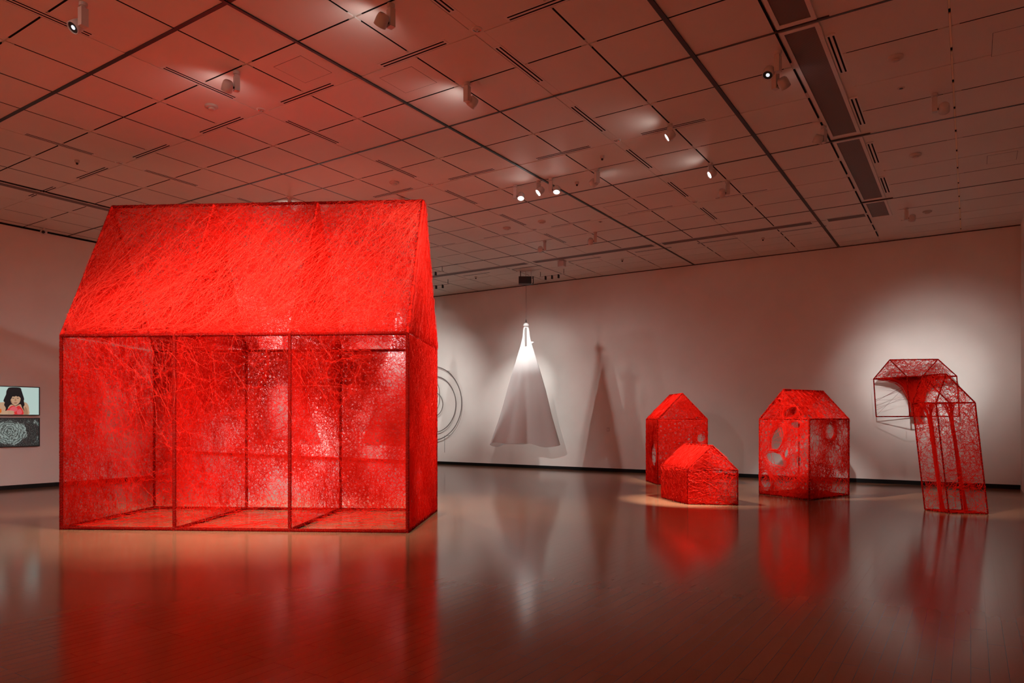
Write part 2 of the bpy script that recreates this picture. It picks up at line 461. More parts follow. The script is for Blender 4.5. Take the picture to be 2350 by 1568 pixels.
# ------------------------------------------------------------------ track spotlights
LIGHTS = []
def spotlight(x, y, target, label, lens='off', scale=1.0, armside=None, drop=.19, nm='track_spotlight', grp='white track spotlights on the ceiling'):
    t = thing(nm, (x, y, HC), label, 'spotlight', grp)
    s_ = scale
    MB().lathe((x, y, HC + .001), (0, 0, -1), [(0, .035 * s_), (.03 * s_, .035 * s_), (.032 * s_, .022 * s_), (.045 * s_, .022 * s_)], 14).build('mount', M['fix'], t)
    d = Vector(target) - Vector((x, y, HC - drop)); d.normalize()
    hd = Vector((d.x, d.y, 0)); hd.normalize(); side = Vector((-hd.y, hd.x, 0))
    if armside: side *= armside
    ang = math.atan2(side.y, side.x)
    # driver box, rotated to the head
    bb = MB(); w1, w2 = .032 * s_, .026 * s_
    cx, cy = math.cos(ang), math.sin(ang)
    def rt(a, b): return (x + a * cx - b * cy, y + a * cy + b * cx)
    z0, z1 = HC - .045 * s_ - .16 * s_, HC - .045 * s_
    vs = []
    for z in (z0, z1):
        for a, b in ((-w2, -w1), (w2, -w1), (w2, w1), (-w2, w1)):
            p = rt(a, b); vs.append((p[0], p[1], z))
    bb.add(vs, [(3, 2, 1, 0), (4, 5, 6, 7), (0, 1, 5, 4), (1, 2, 6, 5), (2, 3, 7, 6), (3, 0, 4, 7)])
    bb.build('driver_box', M['fix'], t)
    # head
    hc = Vector((x, y, HC - .045 * s_ - .13 * s_)) + side * (.092 * s_)
    rad = .056 * s_; ln = .105 * s_
    MB().bar(Vector((x, y, hc.z)) + side * .02 * s_, hc - side * (rad * .8), .012 * s_, 8).build('pivot', M['dark'], t)
    hb = MB().lathe(hc - d * ln * .5, d, [(0, rad * .72), (.015 * s_, rad * .9), (ln * .45, rad), (ln, rad), (ln, rad * .86), (ln - .012 * s_, rad * .84)], 22, cap1=False)
    hb.build('lamp_head', M['fix'], t, True)
    lm = {'off': M['dark'], 'on': M['lens'], 'dim': M['lensdim']}[lens]
    if lens == 'dim':
        MB().lathe(hc + d * (ln * .5 - .011 * s_), d, [(0, rad * .84), (.002, rad * .84)], 20).build('lens', M['dark'], t)
        MB().lathe(hc + d * (ln * .5 - .0085 * s_), d, [(0, rad * .34), (.003, rad * .34)], 16).build('light_chip', M['lensdim'], t)
    else:
        MB().lathe(hc + d * (ln * .5 - .011 * s_), d, [(0, rad * .84), (.002, rad * .84)], 20).build('lens', lm, t)
    return hc + d * (ln * .5 + .01), d
def lamp(pos, target, watts, size, blend=.6, color=(1, .97, .94), radius=.05):
    l = bpy.data.lights.new('spot_beam', 'SPOT'); l.energy = watts; l.spot_size = math.radians(size); l.spot_blend = blend
    l.color = color; l.shadow_soft_size = radius
    o = bpy.data.objects.new('spot_beam', l); COL.objects.link(o); o.location = pos
    o.rotation_euler = (Vector(target) - Vector(pos)).to_track_quat('-Z', 'Y').to_euler()
    return o

HX, HY = -8.9, 6.9      # middle of the big house
ROOFMID = (-8.2, 7.0, 3.4)
SP = [
 # x, y, target, label, lens, beam(w,size,blend), spill(w)
 (-7.528, 3.62, (-7.2, .3, 2.4), 'track spotlight with a dark ringed lens, top left corner of the ceiling', 'dim', None, 0),
 (-4.931, 5.331, (-8.4, 6.2, 2.2), 'track spotlight with a rounded head at the top edge, beside a white glow', 'off', (1200, 62, .8), 9),
 (-7.454, 5.346, (-9.6, 6.1, 3.4), 'track spotlight on the red lit ceiling above the left half of the big red house', 'off', (750, 90, .9), 7),
 (-5.279, 7.09, (-8.0, 7.3, 3.2), 'track spotlight between the top downlight and the thin rail, glow on its left', 'off', (1050, 66, .9), 8),
 (-3.596, 9.656, (-8.0, 7.6, 2.4), 'bright round spotlight, the nearer of two glowing in a row right of centre', 'on', (1100, 58, .9), 4.5),
 (-3.588, 11.494, (-8.2, 8.2, 2.2), 'bright round spotlight, the farther of two glowing in a row right of centre', 'on', (1000, 58, .9), 4.5),
 (-6.859, 10.65, (-6.0, 9.0, 2.0), 'lit spotlight at the left of the cluster of three, seen from its side', 'on', (4200, 24, .8, (1, .97, .94), .05, (-4.3, 12.7, .4)), 2.2),
 (-6.40, 10.70, (-8.6, 8.2, 2.6), 'lit spotlight in the middle of the cluster of three, facing left', 'on', ((600, 75, .9), (4000, 24, .8, (1, .97, .94), .05, (-5.0, 14.2, .9))), 2.2),
 (-6.15, 10.70, (-5.6, 9.2, 2.0), 'lit spotlight at the right of the cluster of three, glaring at the camera', 'on', None, 2),
 (-5.264, 10.716, (-2.9, 14.9, 1.2), 'unlit-looking boxy spotlight right of the cluster of three', 'off', (4600, 24, .7), 2.5),
 (-3.605, 12.544, (-5.6, 16.0, 1.3), 'plain spotlight below the two bright round ones', 'off', (3200, 24, .7), 0),
 (-1.85, 8.426, (-2.3, 6.2, 2.2), 'dark ringed spotlight against the brown return air grille', 'dim', None, 0),
 (-1.969, 8.849, (-.2, 13.4, 1.1), 'plain cylinder spotlight below the dark ringed one by the return air grille', 'off', (2200, 22, .8), 1),
 (-1.772, 10.931, (-4.3, 12.5, .5), 'plain spotlight at the far end of the largest return air grille', 'off', (7500, 20, .7), 0),
 (-.391, 10.633, (-.75, 18.6, 2.6), 'plain cylinder spotlight beside the pale thin track on the right', 'off', (500, 34, 1.0), 0),
 (-1.075, 16.057, (-1.9, 18.6, 2.2), 'small plain spotlight near the right end of the back wall', 'off', (60, 40, .6), 0),
 (-8.409, 14.346, (-10.57, 16.99, 3.55), 'small lit spotlight on a slim arm above the white dress', 'on', ((1500, 24, 1.0), (260, 50, 1.0), (11000, 44, .9, (1, .97, .94), .1, (-8.9, 8.6, 1.9))), 0),
 (-7.068, 14.299, (-9, 17, 2), 'small dark spotlight hanging on a bent arm above the dress', 'off', ((1500, 34, .8, (1, .97, .94), .05, (-6.0, 16.1, 1.2)), (7000, 40, .9, (1, .97, .94), .1, (-9.0, 8.5, 2.0))), 0),
 (-10.853, 8.943, (-16.9, 18.0, 2.6), 'spotlight mostly hidden behind the middle of the big red house ridge', 'off', ((1300, 40, .9), (1500, 110, .9, (1, .97, .94), .12, (-9.6, 7.6, 1.2))), 9),
 (-9.048, 10.117, (-15.4, 18.6, 2.3), 'spotlight mostly hidden behind the right end of the big red house ridge', 'off', ((2700, 28, 1.0), (1500, 100, .9, (1, .97, .94), .05, (-8.0, 7.8, 1.3))), 4),
 (-13.6, 13.1, (-9.9, 18.2, 1.7), 'spotlight behind the big red house aimed at the white dress', 'off', (560, 64, .8, (1, .97, .94), .16), 0),
 (-12.3, 11.6, (-9.7, 8.0, 1.9), 'unlit added spotlight behind the big red house aimed back at its rear wall', 'off', None, 0),  # unseen fixture added for backlighting, left without a beam
 (-14.3, 9.0, (-16.0, 13.9, 3.2), 'spotlight behind the left part of the big red house', 'off', (900, 60, .8), 0),
 (-16.2, 11.0, (-12.9, 14.3, 3.2), 'spotlight behind the big red house aimed at the dress seen through it', 'off', (900, 34, .8), 0),
 (-19.5, 13.0, (-22.8, 18.6, 2.3), 'spotlight in the far room behind the left wall', 'off', (4200, 72, .9), 0),
]
FLIP = {(-7.528, 3.62), (-1.85, 8.426), (-1.969, 8.849), (-.391, 10.633), (-1.075, 16.057), (-5.279, 7.09)}
for (x, y, tg, lab, lens, beam, spill) in SP:
    pos, d = spotlight(x, y, tg, lab, lens, scale=1.15, armside=-1 if (x, y) in FLIP else 1)
    if beam: [lamp(pos, b_[5] if len(b_) > 5 else tg, *b_[:5]) for b_ in (beam if isinstance(beam[0], tuple) else (beam,))]  # beams with their own aim are added to light the thread houses
    if spill:
        e = Vector(pos) + Vector((d.x, d.y, 0)).normalized() * 1.0; e.z = HC - .05
        lamp(Vector(pos) + d * .02, e, spill, 150, 1.0, radius=.10)
# unseen spotlights added as fill for the thread works and red front wall
for (x, y, tg, w, sz) in ((-6.0, -2.5, (-7.5, 5.9, 1.9), 500, 60), (-1.6, -3.6, (-8.0, 6.8, 2.0), 6000, 30), (-6.4, -4.2, (-8.8, 6.6, 2.0), 5000, 30), (-8.6, 1.7, (-9.2, 5.4, 1.3), 1400, 60), (-6.2, 2.0, (-8.0, 6.0, 1.3), 1400, 60), (-4.2, 2.6, (-7.2, 6.6, 1.4), 1500, 52), (-1.0, 5.0, (-2.7, 14.8, 1.1), 4800, 14), (-.6, 4.0, (-.9, 18.7, 2.45), 5000, 12), (-.6, 4.4, (-.9, 18.7, 2.5), 2000, 17), (-.6, 3.2, (-.8, 18.7, 2.2), 350, 26), (-14.0, 3.4, (-10.9, 6.0, 1.9), 4200, 38),
                          (-3.0, -1.0, (-3.0, -5.0, 2.0), 2000, 110), (-9.0, -1.0, (-9.0, -5.0, 2.0), 2000, 110), (-14.5, -1.5, (-14.5, -5.0, 2.0), 500, 110)):
    pos, d = spotlight(x, y, tg, 'unseen fill spotlight added outside the frame', 'on', grp='unseen fill spotlights added outside the frame')
    lamp(pos, tg, w, sz, 1.0 if x > -1.5 or y > 1 else .8)

# small cube lamp on the strip grille
t = thing('cube_spotlight', (-9.07, 16.37, HC), 'small pale boxy lamp against the strip grille right of the dress motor', 'spotlight')
MB().box(-9.16, -8.98, 16.30, 16.44, HC - .16, HC - .02).build('housing', M['fix'], t)
MB().bar((-9.07, 16.37, HC), (-9.07, 16.37, HC - .03), .02, 8).build('mount', M['fix'], t)
# hanging cable bars with tiny clamps
def rig(x, y, w, ang, lab):
    t = thing('lighting_bar', (x, y, HC), lab, 'lighting rig', 'thin lighting bars near the back wall ceiling')
    dx, dy = math.cos(ang), math.sin(ang)
    MB().bar((x - w * dx, y - w * dy, HC - .14), (x + w * dx, y + w * dy, HC - .14), .012, 8).build('bar', M['fix'], t)
    for s_ in (-.9, .9):
        MB().bar((x + s_ * w * dx, y + s_ * w * dy, HC), (x + s_ * w * dx, y + s_ * w * dy, HC - .14), .008, 6).build('hanger', M['dark'], t)
    for s_ in (-.5, 0, .5):
        px, py = x + s_ * w * dx, y + s_ * w * dy
        MB().box(px - .022, px + .022, py - .022, py + .022, HC - .24, HC - .135).build('clamp', M['dark'], t)
rig(-9.9, 17.3, .42, 0, 'thin lighting bar with dark clamps right of the dress motor box')
rig(-13.6, 16.7, .5, 0, 'thin lighting bar with dark clamps beside the big red house edge')
rig(-12.6, 15.1, .5, .2, 'thin lighting bar high up beside the big red house edge')

# security camera over the left wall
t = thing('security_camera', (-17.1, 7.4, HC), 'small white dome camera under the ceiling over the left wall', 'camera')
MB().bar((-17.1, 7.4, HC), (-17.1, 7.4, HC - .06), .03, 12).build('mount', M['fix'], t)
MB().lathe((-17.1, 7.4, HC - .13), (0, 0, 1), [(0, .03), (.02, .06), (.06, .07), (.08, .05)], 18).build('housing', M['fix'], t, True)
MB().lathe((-17.03, 7.36, HC - .10), (.9, -.5, -.4), [(0, .035), (.03, .03)], 14).build('lens', M['dark'], t, True)

# ------------------------------------------------------------------ thread webs
def tubes(name, P, rad, parent, plane_n=None, material=None):
    """P (N,m,3) polylines -> one mesh of three-sided yarn tubes"""
    N, m, _ = P.shape
    T_ = np.empty_like(P); T_[:, 1:-1] = P[:, 2:] - P[:, :-2]; T_[:, 0] = P[:, 1] - P[:, 0]; T_[:, -1] = P[:, -1] - P[:, -2]
    T_ /= np.linalg.norm(T_, axis=2, keepdims=True) + 1e-9
    n = np.array(plane_n, float)
    Sd = np.cross(T_, n); Sd /= np.linalg.norm(Sd, axis=2, keepdims=True) + 1e-9
    Nn = np.cross(Sd, T_)
    rad = np.broadcast_to(np.asarray(rad).reshape(-1, 1, 1), (N, m, 1)) if np.ndim(rad) else rad
    ring = []
    ph = R.uniform(0, 2 * np.pi, (N, 1, 1))
    for k in range(3):
        a = ph + 2 * np.pi * k / 3
        ring.append(P + rad * (np.cos(a) * Sd + np.sin(a) * Nn))
    V = np.stack(ring, axis=2).reshape(-1, 3)
    base = (np.arange(N)[:, None] * m + np.arange(m - 1)[None, :]).reshape(-1) * 3
    q = []
    for k in range(3):
        k2 = (k + 1) % 3
        q.append(np.stack([base + k, base + k2, base + 3 + k2, base + 3 + k], axis=1))
    F = np.concatenate(q).astype(np.int32)
    me = bpy.data.meshes.new(name)
    me.vertices.add(len(V)); me.vertices.foreach_set('co', V.astype(np.float32).ravel())
    me.loops.add(F.size); me.loops.foreach_set('vertex_index', F.ravel())
    me.polygons.add(len(F)); me.polygons.foreach_set('loop_start', np.arange(0, F.size, 4, dtype=np.int32))
    me.polygons.foreach_set('loop_total', np.full(len(F), 4, dtype=np.int32))
    me.materials.append(material or M['thread'])
    me.update(calc_edges=True)
    o = bpy.data.objects.new(name, me); COL.objects.link(o)
    if parent:
        o.parent = parent; o.matrix_parent_inverse = Matrix.Translation(-parent.location)
    return o

def hashr(ix, iy, k):
    h = np.sin(ix * 127.1 + iy * 311.7 + k * 74.7) * 43758.5453
    return h - np.floor(h)
def cellwarp(p, g, amt, seed, fill=.95):
    """push points off the middle of jittered cells so the yarn gathers round small openings"""
    ci = np.floor(p / g); best = np.full(p.shape[:-1], 1e9); bc = np.zeros_like(p); br = np.zeros(p.shape[:-1])
    for dx in (-1, 0, 1):
        for dy in (-1, 0, 1):
            ix, iy = ci[..., 0] + dx, ci[..., 1] + dy
            cx = (ix + .5 + .35 * (2 * hashr(ix, iy, seed) - 1)) * g; cy = (iy + .5 + .35 * (2 * hashr(ix, iy, seed + 3) - 1)) * g
            d = np.hypot(p[..., 0] - cx, p[..., 1] - cy)
            m_ = d < best
            best = np.where(m_, d, best); bc[..., 0] = np.where(m_, cx, bc[..., 0]); bc[..., 1] = np.where(m_, cy, bc[..., 1])
            br = np.where(m_, hashr(ix, iy, seed + 9), br)
    Rr = g * .5 * fill; rh = Rr * amt * (.35 + .65 * br)
    nd = np.where(best < Rr, rh + best * (Rr - rh) / Rr, best)
    return bc + (p - bc) * (nd / (best + 1e-6))[..., None]

class Patch:
    """convex planar panel: poly in 3D, local frame (u along first edge)"""
    def __init__(s, poly):
        s.poly = [np.array(p, float) for p in poly]
        s.o = s.poly[0]; U = s.poly[1] - s.poly[0]; s.U = U / np.linalg.norm(U)
        W = s.poly[-1] - s.poly[0]; n = np.cross(s.U, W); s.n = n / np.linalg.norm(n); s.V = np.cross(s.n, s.U)
        s.uv = np.array([[np.dot(p - s.o, s.U), np.dot(p - s.o, s.V)] for p in s.poly])
        s.lo = s.uv.min(0); s.hi = s.uv.max(0)
        e = np.roll(s.uv, -1, 0) - s.uv; L = np.linalg.norm(e, axis=1, keepdims=True); e = e / L
        s.en = np.stack([-e[:, 1], e[:, 0]], 1)      # inward normals (poly counter-clockwise in uv)
        s.area = .5 * abs(np.sum(s.uv[:, 0] * np.roll(s.uv[:, 1], -1) - np.roll(s.uv[:, 0], -1) * s.uv[:, 1]))
    def clamp(s, p):
        for k in (2.0, 1.0, 1.0):      # strands turn back at the bars
            for q, nn in zip(s.uv, s.en):
                d = (p - q) @ nn
                p = p - k * np.minimum(d, 0)[..., None] * nn
        return p
    def inside(s, p):
        ok = np.ones(p.shape[:-1], bool)
        for q, nn in zip(s.uv, s.en): ok &= ((p - q) @ nn) > 0
        return ok
    def to3(s, p, h): return s.o + p[..., :1] * s.U + p[..., 1:] * s.V + h[..., None] * s.n

def blotch(seed, n=26):
    rr = np.random.default_rng(seed); c = rr.uniform(-.1, 1.1, (n, 2)); w = rr.uniform(.05, .16, n); a = rr.normal(0, 1, n)
    def f(u, v):
        o = np.zeros_like(u)
        for (x, y), ww, aa in zip(c, w, a): o += aa * np.exp(-((u - x) ** 2 + (v - y) ** 2) / (2 * ww * ww))
        return o
    return f

def web(name, parent, poly, cover, length=.6, m=12, rad=.0024, dens=None, ang=None, bend=1.2, curl=.5,
        cells_=((.10, .8), (.04, .6)), holes=(), thick=.02, seed=0, floorcov=.15, lift=0.0, material=None):
    pt = Patch(poly); rr = np.random.default_rng(seed + 100)
    N = int(-math.log(1 - cover) * pt.area / (2 * rad * .87) / length)
    bf = blotch(seed)
    cs = []
    need = N
    while need > 0:
        c = rr.uniform(pt.lo, pt.hi, (need * 3 + 50, 2))
        c = c[pt.inside(c)]
        if len(c) == 0: continue
        nu = (c[:, 0] - pt.lo[0]) / (pt.hi[0] - pt.lo[0]); nv = (c[:, 1] - pt.lo[1]) / (pt.hi[1] - pt.lo[1])
        w = np.clip((dens(nu, nv) if dens else .6) * (1 + .55 * bf(nu, nv)), floorcov, 1.0)
        c = c[rr.uniform(0, 1, len(c)) < w]
        c = c[:need]; cs.append(c); need -= len(c)
    c = np.concatenate(cs)
    th = (ang(rr, N, c) if ang else rr.uniform(0, np.pi, N))
    s_ = np.linspace(-.5, .5, m)
    Ls = length * rr.uniform(.5, 1.5, N)
    hd = th[:, None] + rr.normal(0, bend, N)[:, None] * s_[None] + (np.cumsum(rr.normal(0, curl, (N, m)), 1) / math.sqrt(m) if curl else 0)
    step = Ls[:, None] / (m - 1)
    dx = np.cos(hd) * step; dy = np.sin(hd) * step
    px = np.cumsum(dx, 1); py = np.cumsum(dy, 1)
    px -= px.mean(1, keepdims=True); py -= py.mean(1, keepdims=True)
    p = np.stack([px + c[:, :1], py + c[:, 1:]], 2)
    p = pt.clamp(p)
    for (g, a) in cells_: p = cellwarp(p, g, a, seed + int(g * 1000))
    for (cu, cv, ra, rb, rot) in holes:      # large openings in metres of the panel
        co, si = math.cos(rot), math.sin(rot)
        q = p - np.array([cu, cv]); a_ = (q[..., 0] * co + q[..., 1] * si) / ra; b_ = (-q[..., 0] * si + q[..., 1] * co) / rb
        d = np.sqrt(a_ * a_ + b_ * b_) + 1e-6; RR = 1.75
        nd = np.where(d < RR, 1 + d * (RR - 1) / RR, d); k = nd / d
        a_ *= k; b_ *= k
        p = np.stack([cu + a_ * ra * co - b_ * rb * si, cv + a_ * ra * si + b_ * rb * co], 2)
    p = pt.clamp(p)
    h = rr.uniform(-thick, thick, N)[:, None] + rr.uniform(-thick, thick, N)[:, None] * s_[None] * 2 + lift
    P = pt.to3(p, h)
    return tubes(name, P, rad * rr.uniform(.75, 1.25, N), parent, pt.n, material)

def dir_ang(mean, sd, frac_any=.25):
    def f(rr, N, c):
        a = rr.normal(mean, sd, N); k = rr.uniform(0, 1, N) < frac_any
        a[k] = rr.uniform(0, np.pi, k.sum()); return a
    return f

def frame_bar(name, a, b, r, parent, wrap=True, seed=0):
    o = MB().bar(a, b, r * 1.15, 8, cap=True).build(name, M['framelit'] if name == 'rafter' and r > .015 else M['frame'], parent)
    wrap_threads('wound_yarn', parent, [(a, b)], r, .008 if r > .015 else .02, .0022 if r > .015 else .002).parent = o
    o.children[0].matrix_parent_inverse = Matrix()
    return o
def wrap_threads(name, parent, bars, r, pitch=.02, rad=.0022):
    """yarn wound round the bars, strand by strand"""
    Ps = []
    rr = np.random.default_rng(5)
    for a, b in bars:
        a = np.array(a, float); b = np.array(b, float); L = np.linalg.norm(b - a); d = (b - a) / L
        u = np.array([0, 0, 1.]) if abs(d[2]) < .9 else np.array([0, 1., 0]); x = np.cross(d, u); x /= np.linalg.norm(x); y = np.cross(d, x)
        n = max(2, int(L / pitch)); t0 = rr.uniform(0, L, n); m = 7
        tt = np.linspace(0, 2 * np.pi, m)[None] * rr.uniform(.6, 1.1, n)[:, None] + rr.uniform(0, 6.28, n)[:, None]
        adv = rr.normal(0, .06, n)[:, None] * np.linspace(-.5, .5, m)[None]
        pos = np.clip(t0[:, None] + adv, 0, L)
        Rr = r * rr.uniform(1.12, 1.3, n)[:, None]
        Ps.append(a + pos[..., None] * d + (Rr * np.cos(tt))[..., None] * x + (Rr * np.sin(tt))[..., None] * y)
    P = np.concatenate(Ps)
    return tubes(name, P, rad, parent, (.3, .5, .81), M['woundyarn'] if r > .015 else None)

# ---- the big red house
FL = np.array([-10.446, 4.707]); e1 = np.array([.87026, .49259]); e2 = np.array([-.49259, .87026])
BW, BD, EZ, RZ = 4.833, 2.284, 2.672, 4.775
fr = .02
def bp(i, j, z):     # i metres along the front, j metres deep
    q = FL + e1 * i + e2 * j; return np.array([q[0], q[1], z])
big = thing('thread_house', tuple(bp(BW / 2, BD / 2, 0)), 'huge red thread house filling the left half, its steep roof bright red', 'thread house')
W1, D1 = BW - 2 * fr, BD - 2 * fr
xi = [fr + W1 * k / 3 for k in range(4)]; y0_, y1_ = fr, BD - fr; ym = BD / 2
zb, ze, zr = fr, EZ - fr, RZ - fr
allbars = []
def fb_(nm, a, b, r=fr):
    allbars.append((a, b)); return frame_bar(nm, a, b, r, big)
for x in xi:
    fb_('post', bp(x, y0_, 0.0), bp(x, y0_, ze)); fb_('post', bp(x, y1_, 0.0), bp(x, y1_, ze))
    fb_('rafter', bp(x, y0_, ze), bp(x, ym, zr)); fb_('rafter', bp(x, y1_, ze), bp(x, ym, zr))
    fb_('floor_beam', bp(x, y0_, zb), bp(x, y1_, zb))
fb_('sill_beam', bp(xi[0], y0_, zb), bp(xi[3], y0_, zb)); fb_('sill_beam', bp(xi[0], y1_, zb), bp(xi[3], y1_, zb))
fb_('eave_beam', bp(xi[0], y0_, ze), bp(xi[3], y0_, ze)); fb_('eave_beam', bp(xi[0], y1_, ze), bp(xi[3], y1_, ze))
fb_('ridge_beam', bp(xi[0], ym, zr), bp(xi[3], ym, zr))

def d_front(u, v):
    return .3 + .15 * v
def d_rear(b):
    def f(u, v):
        o = .6 + .3 * np.clip((v - .55) / .3, 0, 1) - .25 * np.exp(-((v - .04) / .06) ** 2)
        if b == 0: o = o - .45 * np.exp(-((u - .72) / .22) ** 2 - ((v - .48) / .2) ** 2)
        if b == 1: o = o - .7 * np.exp(-((u - .36) / .13) ** 2 - ((v - .68) / .2) ** 2) - .5 * np.exp(-((u - .85) / .18) ** 2 - ((v - .42) / .2) ** 2)
        if b == 2: o = o + .2 * np.exp(-((u - .85) / .3) ** 2) - .95 * np.exp(-((u - .55) / .15) ** 2 - ((v - .92) / .25) ** 2) - .4 * np.exp(-((u - .3) / .2) ** 2 - ((v - .6) / .15) ** 2)
        return o
    return f
TR = .0017
FC = ((.072, .75), (.034, .55))
for b in range(3):
    x0, x1 = xi[b], xi[b + 1]
    web('front_web', big, [bp(x0, y0_, zb), bp(x1, y0_, zb), bp(x1, y0_, ze), bp(x0, y0_, ze)], (.09, .07, .08)[b], .5, 14, .0013, d_front, cells_=((.12, .85), (.05, .6)), seed=11 + b, floorcov=.1)
    web('rear_web', big, [bp(x0, y1_, zb), bp(x1, y1_, zb), bp(x1, y1_, ze), bp(x0, y1_, ze)], (.92, .92, .95)[b], .42, 12, TR, d_rear(b), cells_=FC, seed=21 + b, floorcov=.15)
    rf = [bp(x0, y0_, ze), bp(x1, y0_, ze), bp(x1, ym, zr), bp(x0, ym, zr)]
    dr = lambda u, v: .95 - .35 * np.clip((v - .55) / .45, 0, 1)
    web('roof_web', big, rf, .58, .5, 11, TR, dr, seed=31 + b, floorcov=.25, cells_=((.07, .65),), thick=.03)
    rb = [bp(x1, y1_, ze), bp(x0, y1_, ze), bp(x0, ym, zr), bp(x1, ym, zr)]
    web('rear_roof_web', big, rb, .78, .5, 10, .0019, lambda u, v: .5 + .5 * np.exp(-(v / .14) ** 4), seed=41 + b, floorcov=.3, cells_=((.08, .6),))
    web('floor_web', big, [bp(x0, y0_, zb + .01), bp(x1, y0_, zb + .01), bp(x1, y1_, zb + .01), bp(x0, y1_, zb + .01)], .10, .55, 10, .0022, seed=51 + b, cells_=((.14, .8),), thick=.006)
# long straight strands on the roof lean to the right, some of the front ones to the left
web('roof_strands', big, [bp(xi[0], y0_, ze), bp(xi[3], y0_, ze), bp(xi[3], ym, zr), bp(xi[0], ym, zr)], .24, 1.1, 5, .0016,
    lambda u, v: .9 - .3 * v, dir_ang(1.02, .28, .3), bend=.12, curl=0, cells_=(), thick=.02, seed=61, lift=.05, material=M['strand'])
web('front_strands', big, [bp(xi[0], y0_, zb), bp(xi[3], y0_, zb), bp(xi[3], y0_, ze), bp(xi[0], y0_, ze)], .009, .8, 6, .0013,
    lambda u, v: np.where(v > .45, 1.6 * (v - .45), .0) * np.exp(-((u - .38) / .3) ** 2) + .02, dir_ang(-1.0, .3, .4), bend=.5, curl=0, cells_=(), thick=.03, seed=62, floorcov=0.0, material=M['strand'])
# gable ends (one left, one right) drawn with mostly upright yarn
for x, sd in ((xi[0], 71), (xi[3], 72)):
    low = [bp(x, y0_, zb), bp(x, y1_, zb), bp(x, y1_, ze), bp(x, y0_, ze)]
    top = [bp(x, y0_, ze), bp(x, y1_, ze), bp(x, ym, zr)]
    web('side_web', big, low, .84 if sd == 72 else .76, .42, 12, .0015, lambda u, v: .35 + (.6 if sd == 72 else .12) * np.clip((v - .5) * 2, 0, 1) + .2 * (1 - u), cells_=FC, seed=sd, floorcov=.2)
    web('gable_web', big, top, .86, .7, 8, TR, ang=dir_ang(1.57, .35, .2), bend=.3, curl=.2, cells_=((.05, .4),), seed=sd + 5, floorcov=.4, lift=.02 if sd == 72 else -.02)
# cross frames inside
for x, sd in ((xi[1], 81), (xi[2], 82)):
    top = [bp(x, y0_, ze), bp(x, y1_, ze), bp(x, ym, zr)]
    low = [bp(x, y0_, zb), bp(x, y1_, zb), bp(x, y1_, ze), bp(x, y0_, ze)]
    web('inner_gable_web', big, top, .72, .6, 9, TR, cells_=((.08, .6),), seed=sd, floorcov=.3)
    web('inner_web', big, low, .42, .5, 11, .0013, lambda u, v: .3 + .4 * np.clip(v - .5, 0, 1), cells_=((.05, .5),), seed=sd + 4, floorcov=.1)

# ------------------------------------------------------------------ the smaller red houses
def small_house(name, label, L, N, Rt, ez, az, lean=(0, 0), alean=None, bar=.014, z0=0.0, group='small red thread houses', base=None, gable='LN'):
    """L,N,Rt = base corners (left, near, right); gable on L-N or N-Rt; returns corner dict"""
    L, N, Rt = (np.array(p, float) for p in (L, N, Rt)); B = L + Rt - N
    h = thing(name, (float((L + Rt)[0] / 2), float((L + Rt)[1] / 2), z0), label, 'thread house', group)
    ln = np.array(lean)
    q = lambda p, z, k=0: np.array([p[0] + ln[0] * k, p[1] + ln[1] * k, z])
    c = dict(L0=q(L, z0 + bar), N0=q(N, z0 + bar), R0=q(Rt, z0 + bar), B0=q(B, z0 + bar), L1=q(L, ez, 1), N1=q(N, ez, 1), R1=q(Rt, ez, 1), B1=q(B, ez, 1))
    al = np.array(alean) if alean is not None else ln
    if gable == 'LN': g1, g2 = (L + N) / 2, (B + Rt) / 2
    else: g1, g2 = (N + Rt) / 2, (L + B) / 2
    c['A1'] = np.array([g1[0] + al[0], g1[1] + al[1], az]); c['A2'] = np.array([g2[0] + al[0], g2[1] + al[1], az])
    bars = []
    def fb(nm, a, b): bars.append((c[a], c[b])); frame_bar(nm, c[a], c[b], bar, h)
    for k in 'LNRB': fb('post', k + '0', k + '1')
    for a, b in (('L', 'N'), ('N', 'R'), ('R', 'B'), ('B', 'L')): fb('sill_beam', a + '0', b + '0'); fb('eave_beam', a + '1', b + '1')
    if gable == 'LN':
        for a, b in (('L1', 'A1'), ('N1', 'A1'), ('R1', 'A2'), ('B1', 'A2')): fb('rafter', a, b)
    else:
        for a, b in (('N1', 'A1'), ('R1', 'A1'), ('L1', 'A2'), ('B1', 'A2')): fb('rafter', a, b)
    fb('ridge_beam', 'A1', 'A2')
    return h, c
def faces(c, gable):
    F = dict(left=[c['L0'], c['N0'], c['N1'], c['L1']], right=[c['N0'], c['R0'], c['R1'], c['N1']],
             back_right=[c['R0'], c['B0'], c['B1'], c['R1']], back_left=[c['B0'], c['L0'], c['L1'], c['B1']])
    if gable == 'LN':
        F.update(g1=[c['L1'], c['N1'], c['A1']], g2=[c['R1'], c['B1'], c['A2']], r1=[c['N1'], c['R1'], c['A2'], c['A1']], r2=[c['B1'], c['L1'], c['A1'], c['A2']])
    else:
        F.update(g1=[c['N1'], c['R1'], c['A1']], g2=[c['B1'], c['L1'], c['A2']], r1=[c['L1'], c['N1'], c['A1'], c['A2']], r2=[c['R1'], c['B1'], c['A2'], c['A1']])
    return F

def discs(ds):
    def f(u, v):
        o = np.ones_like(u)
        for a, b, r_ in ds: o = np.where(np.hypot(u - a, (v - b) * 1.25) < r_, .12, o)
        return o
    return f
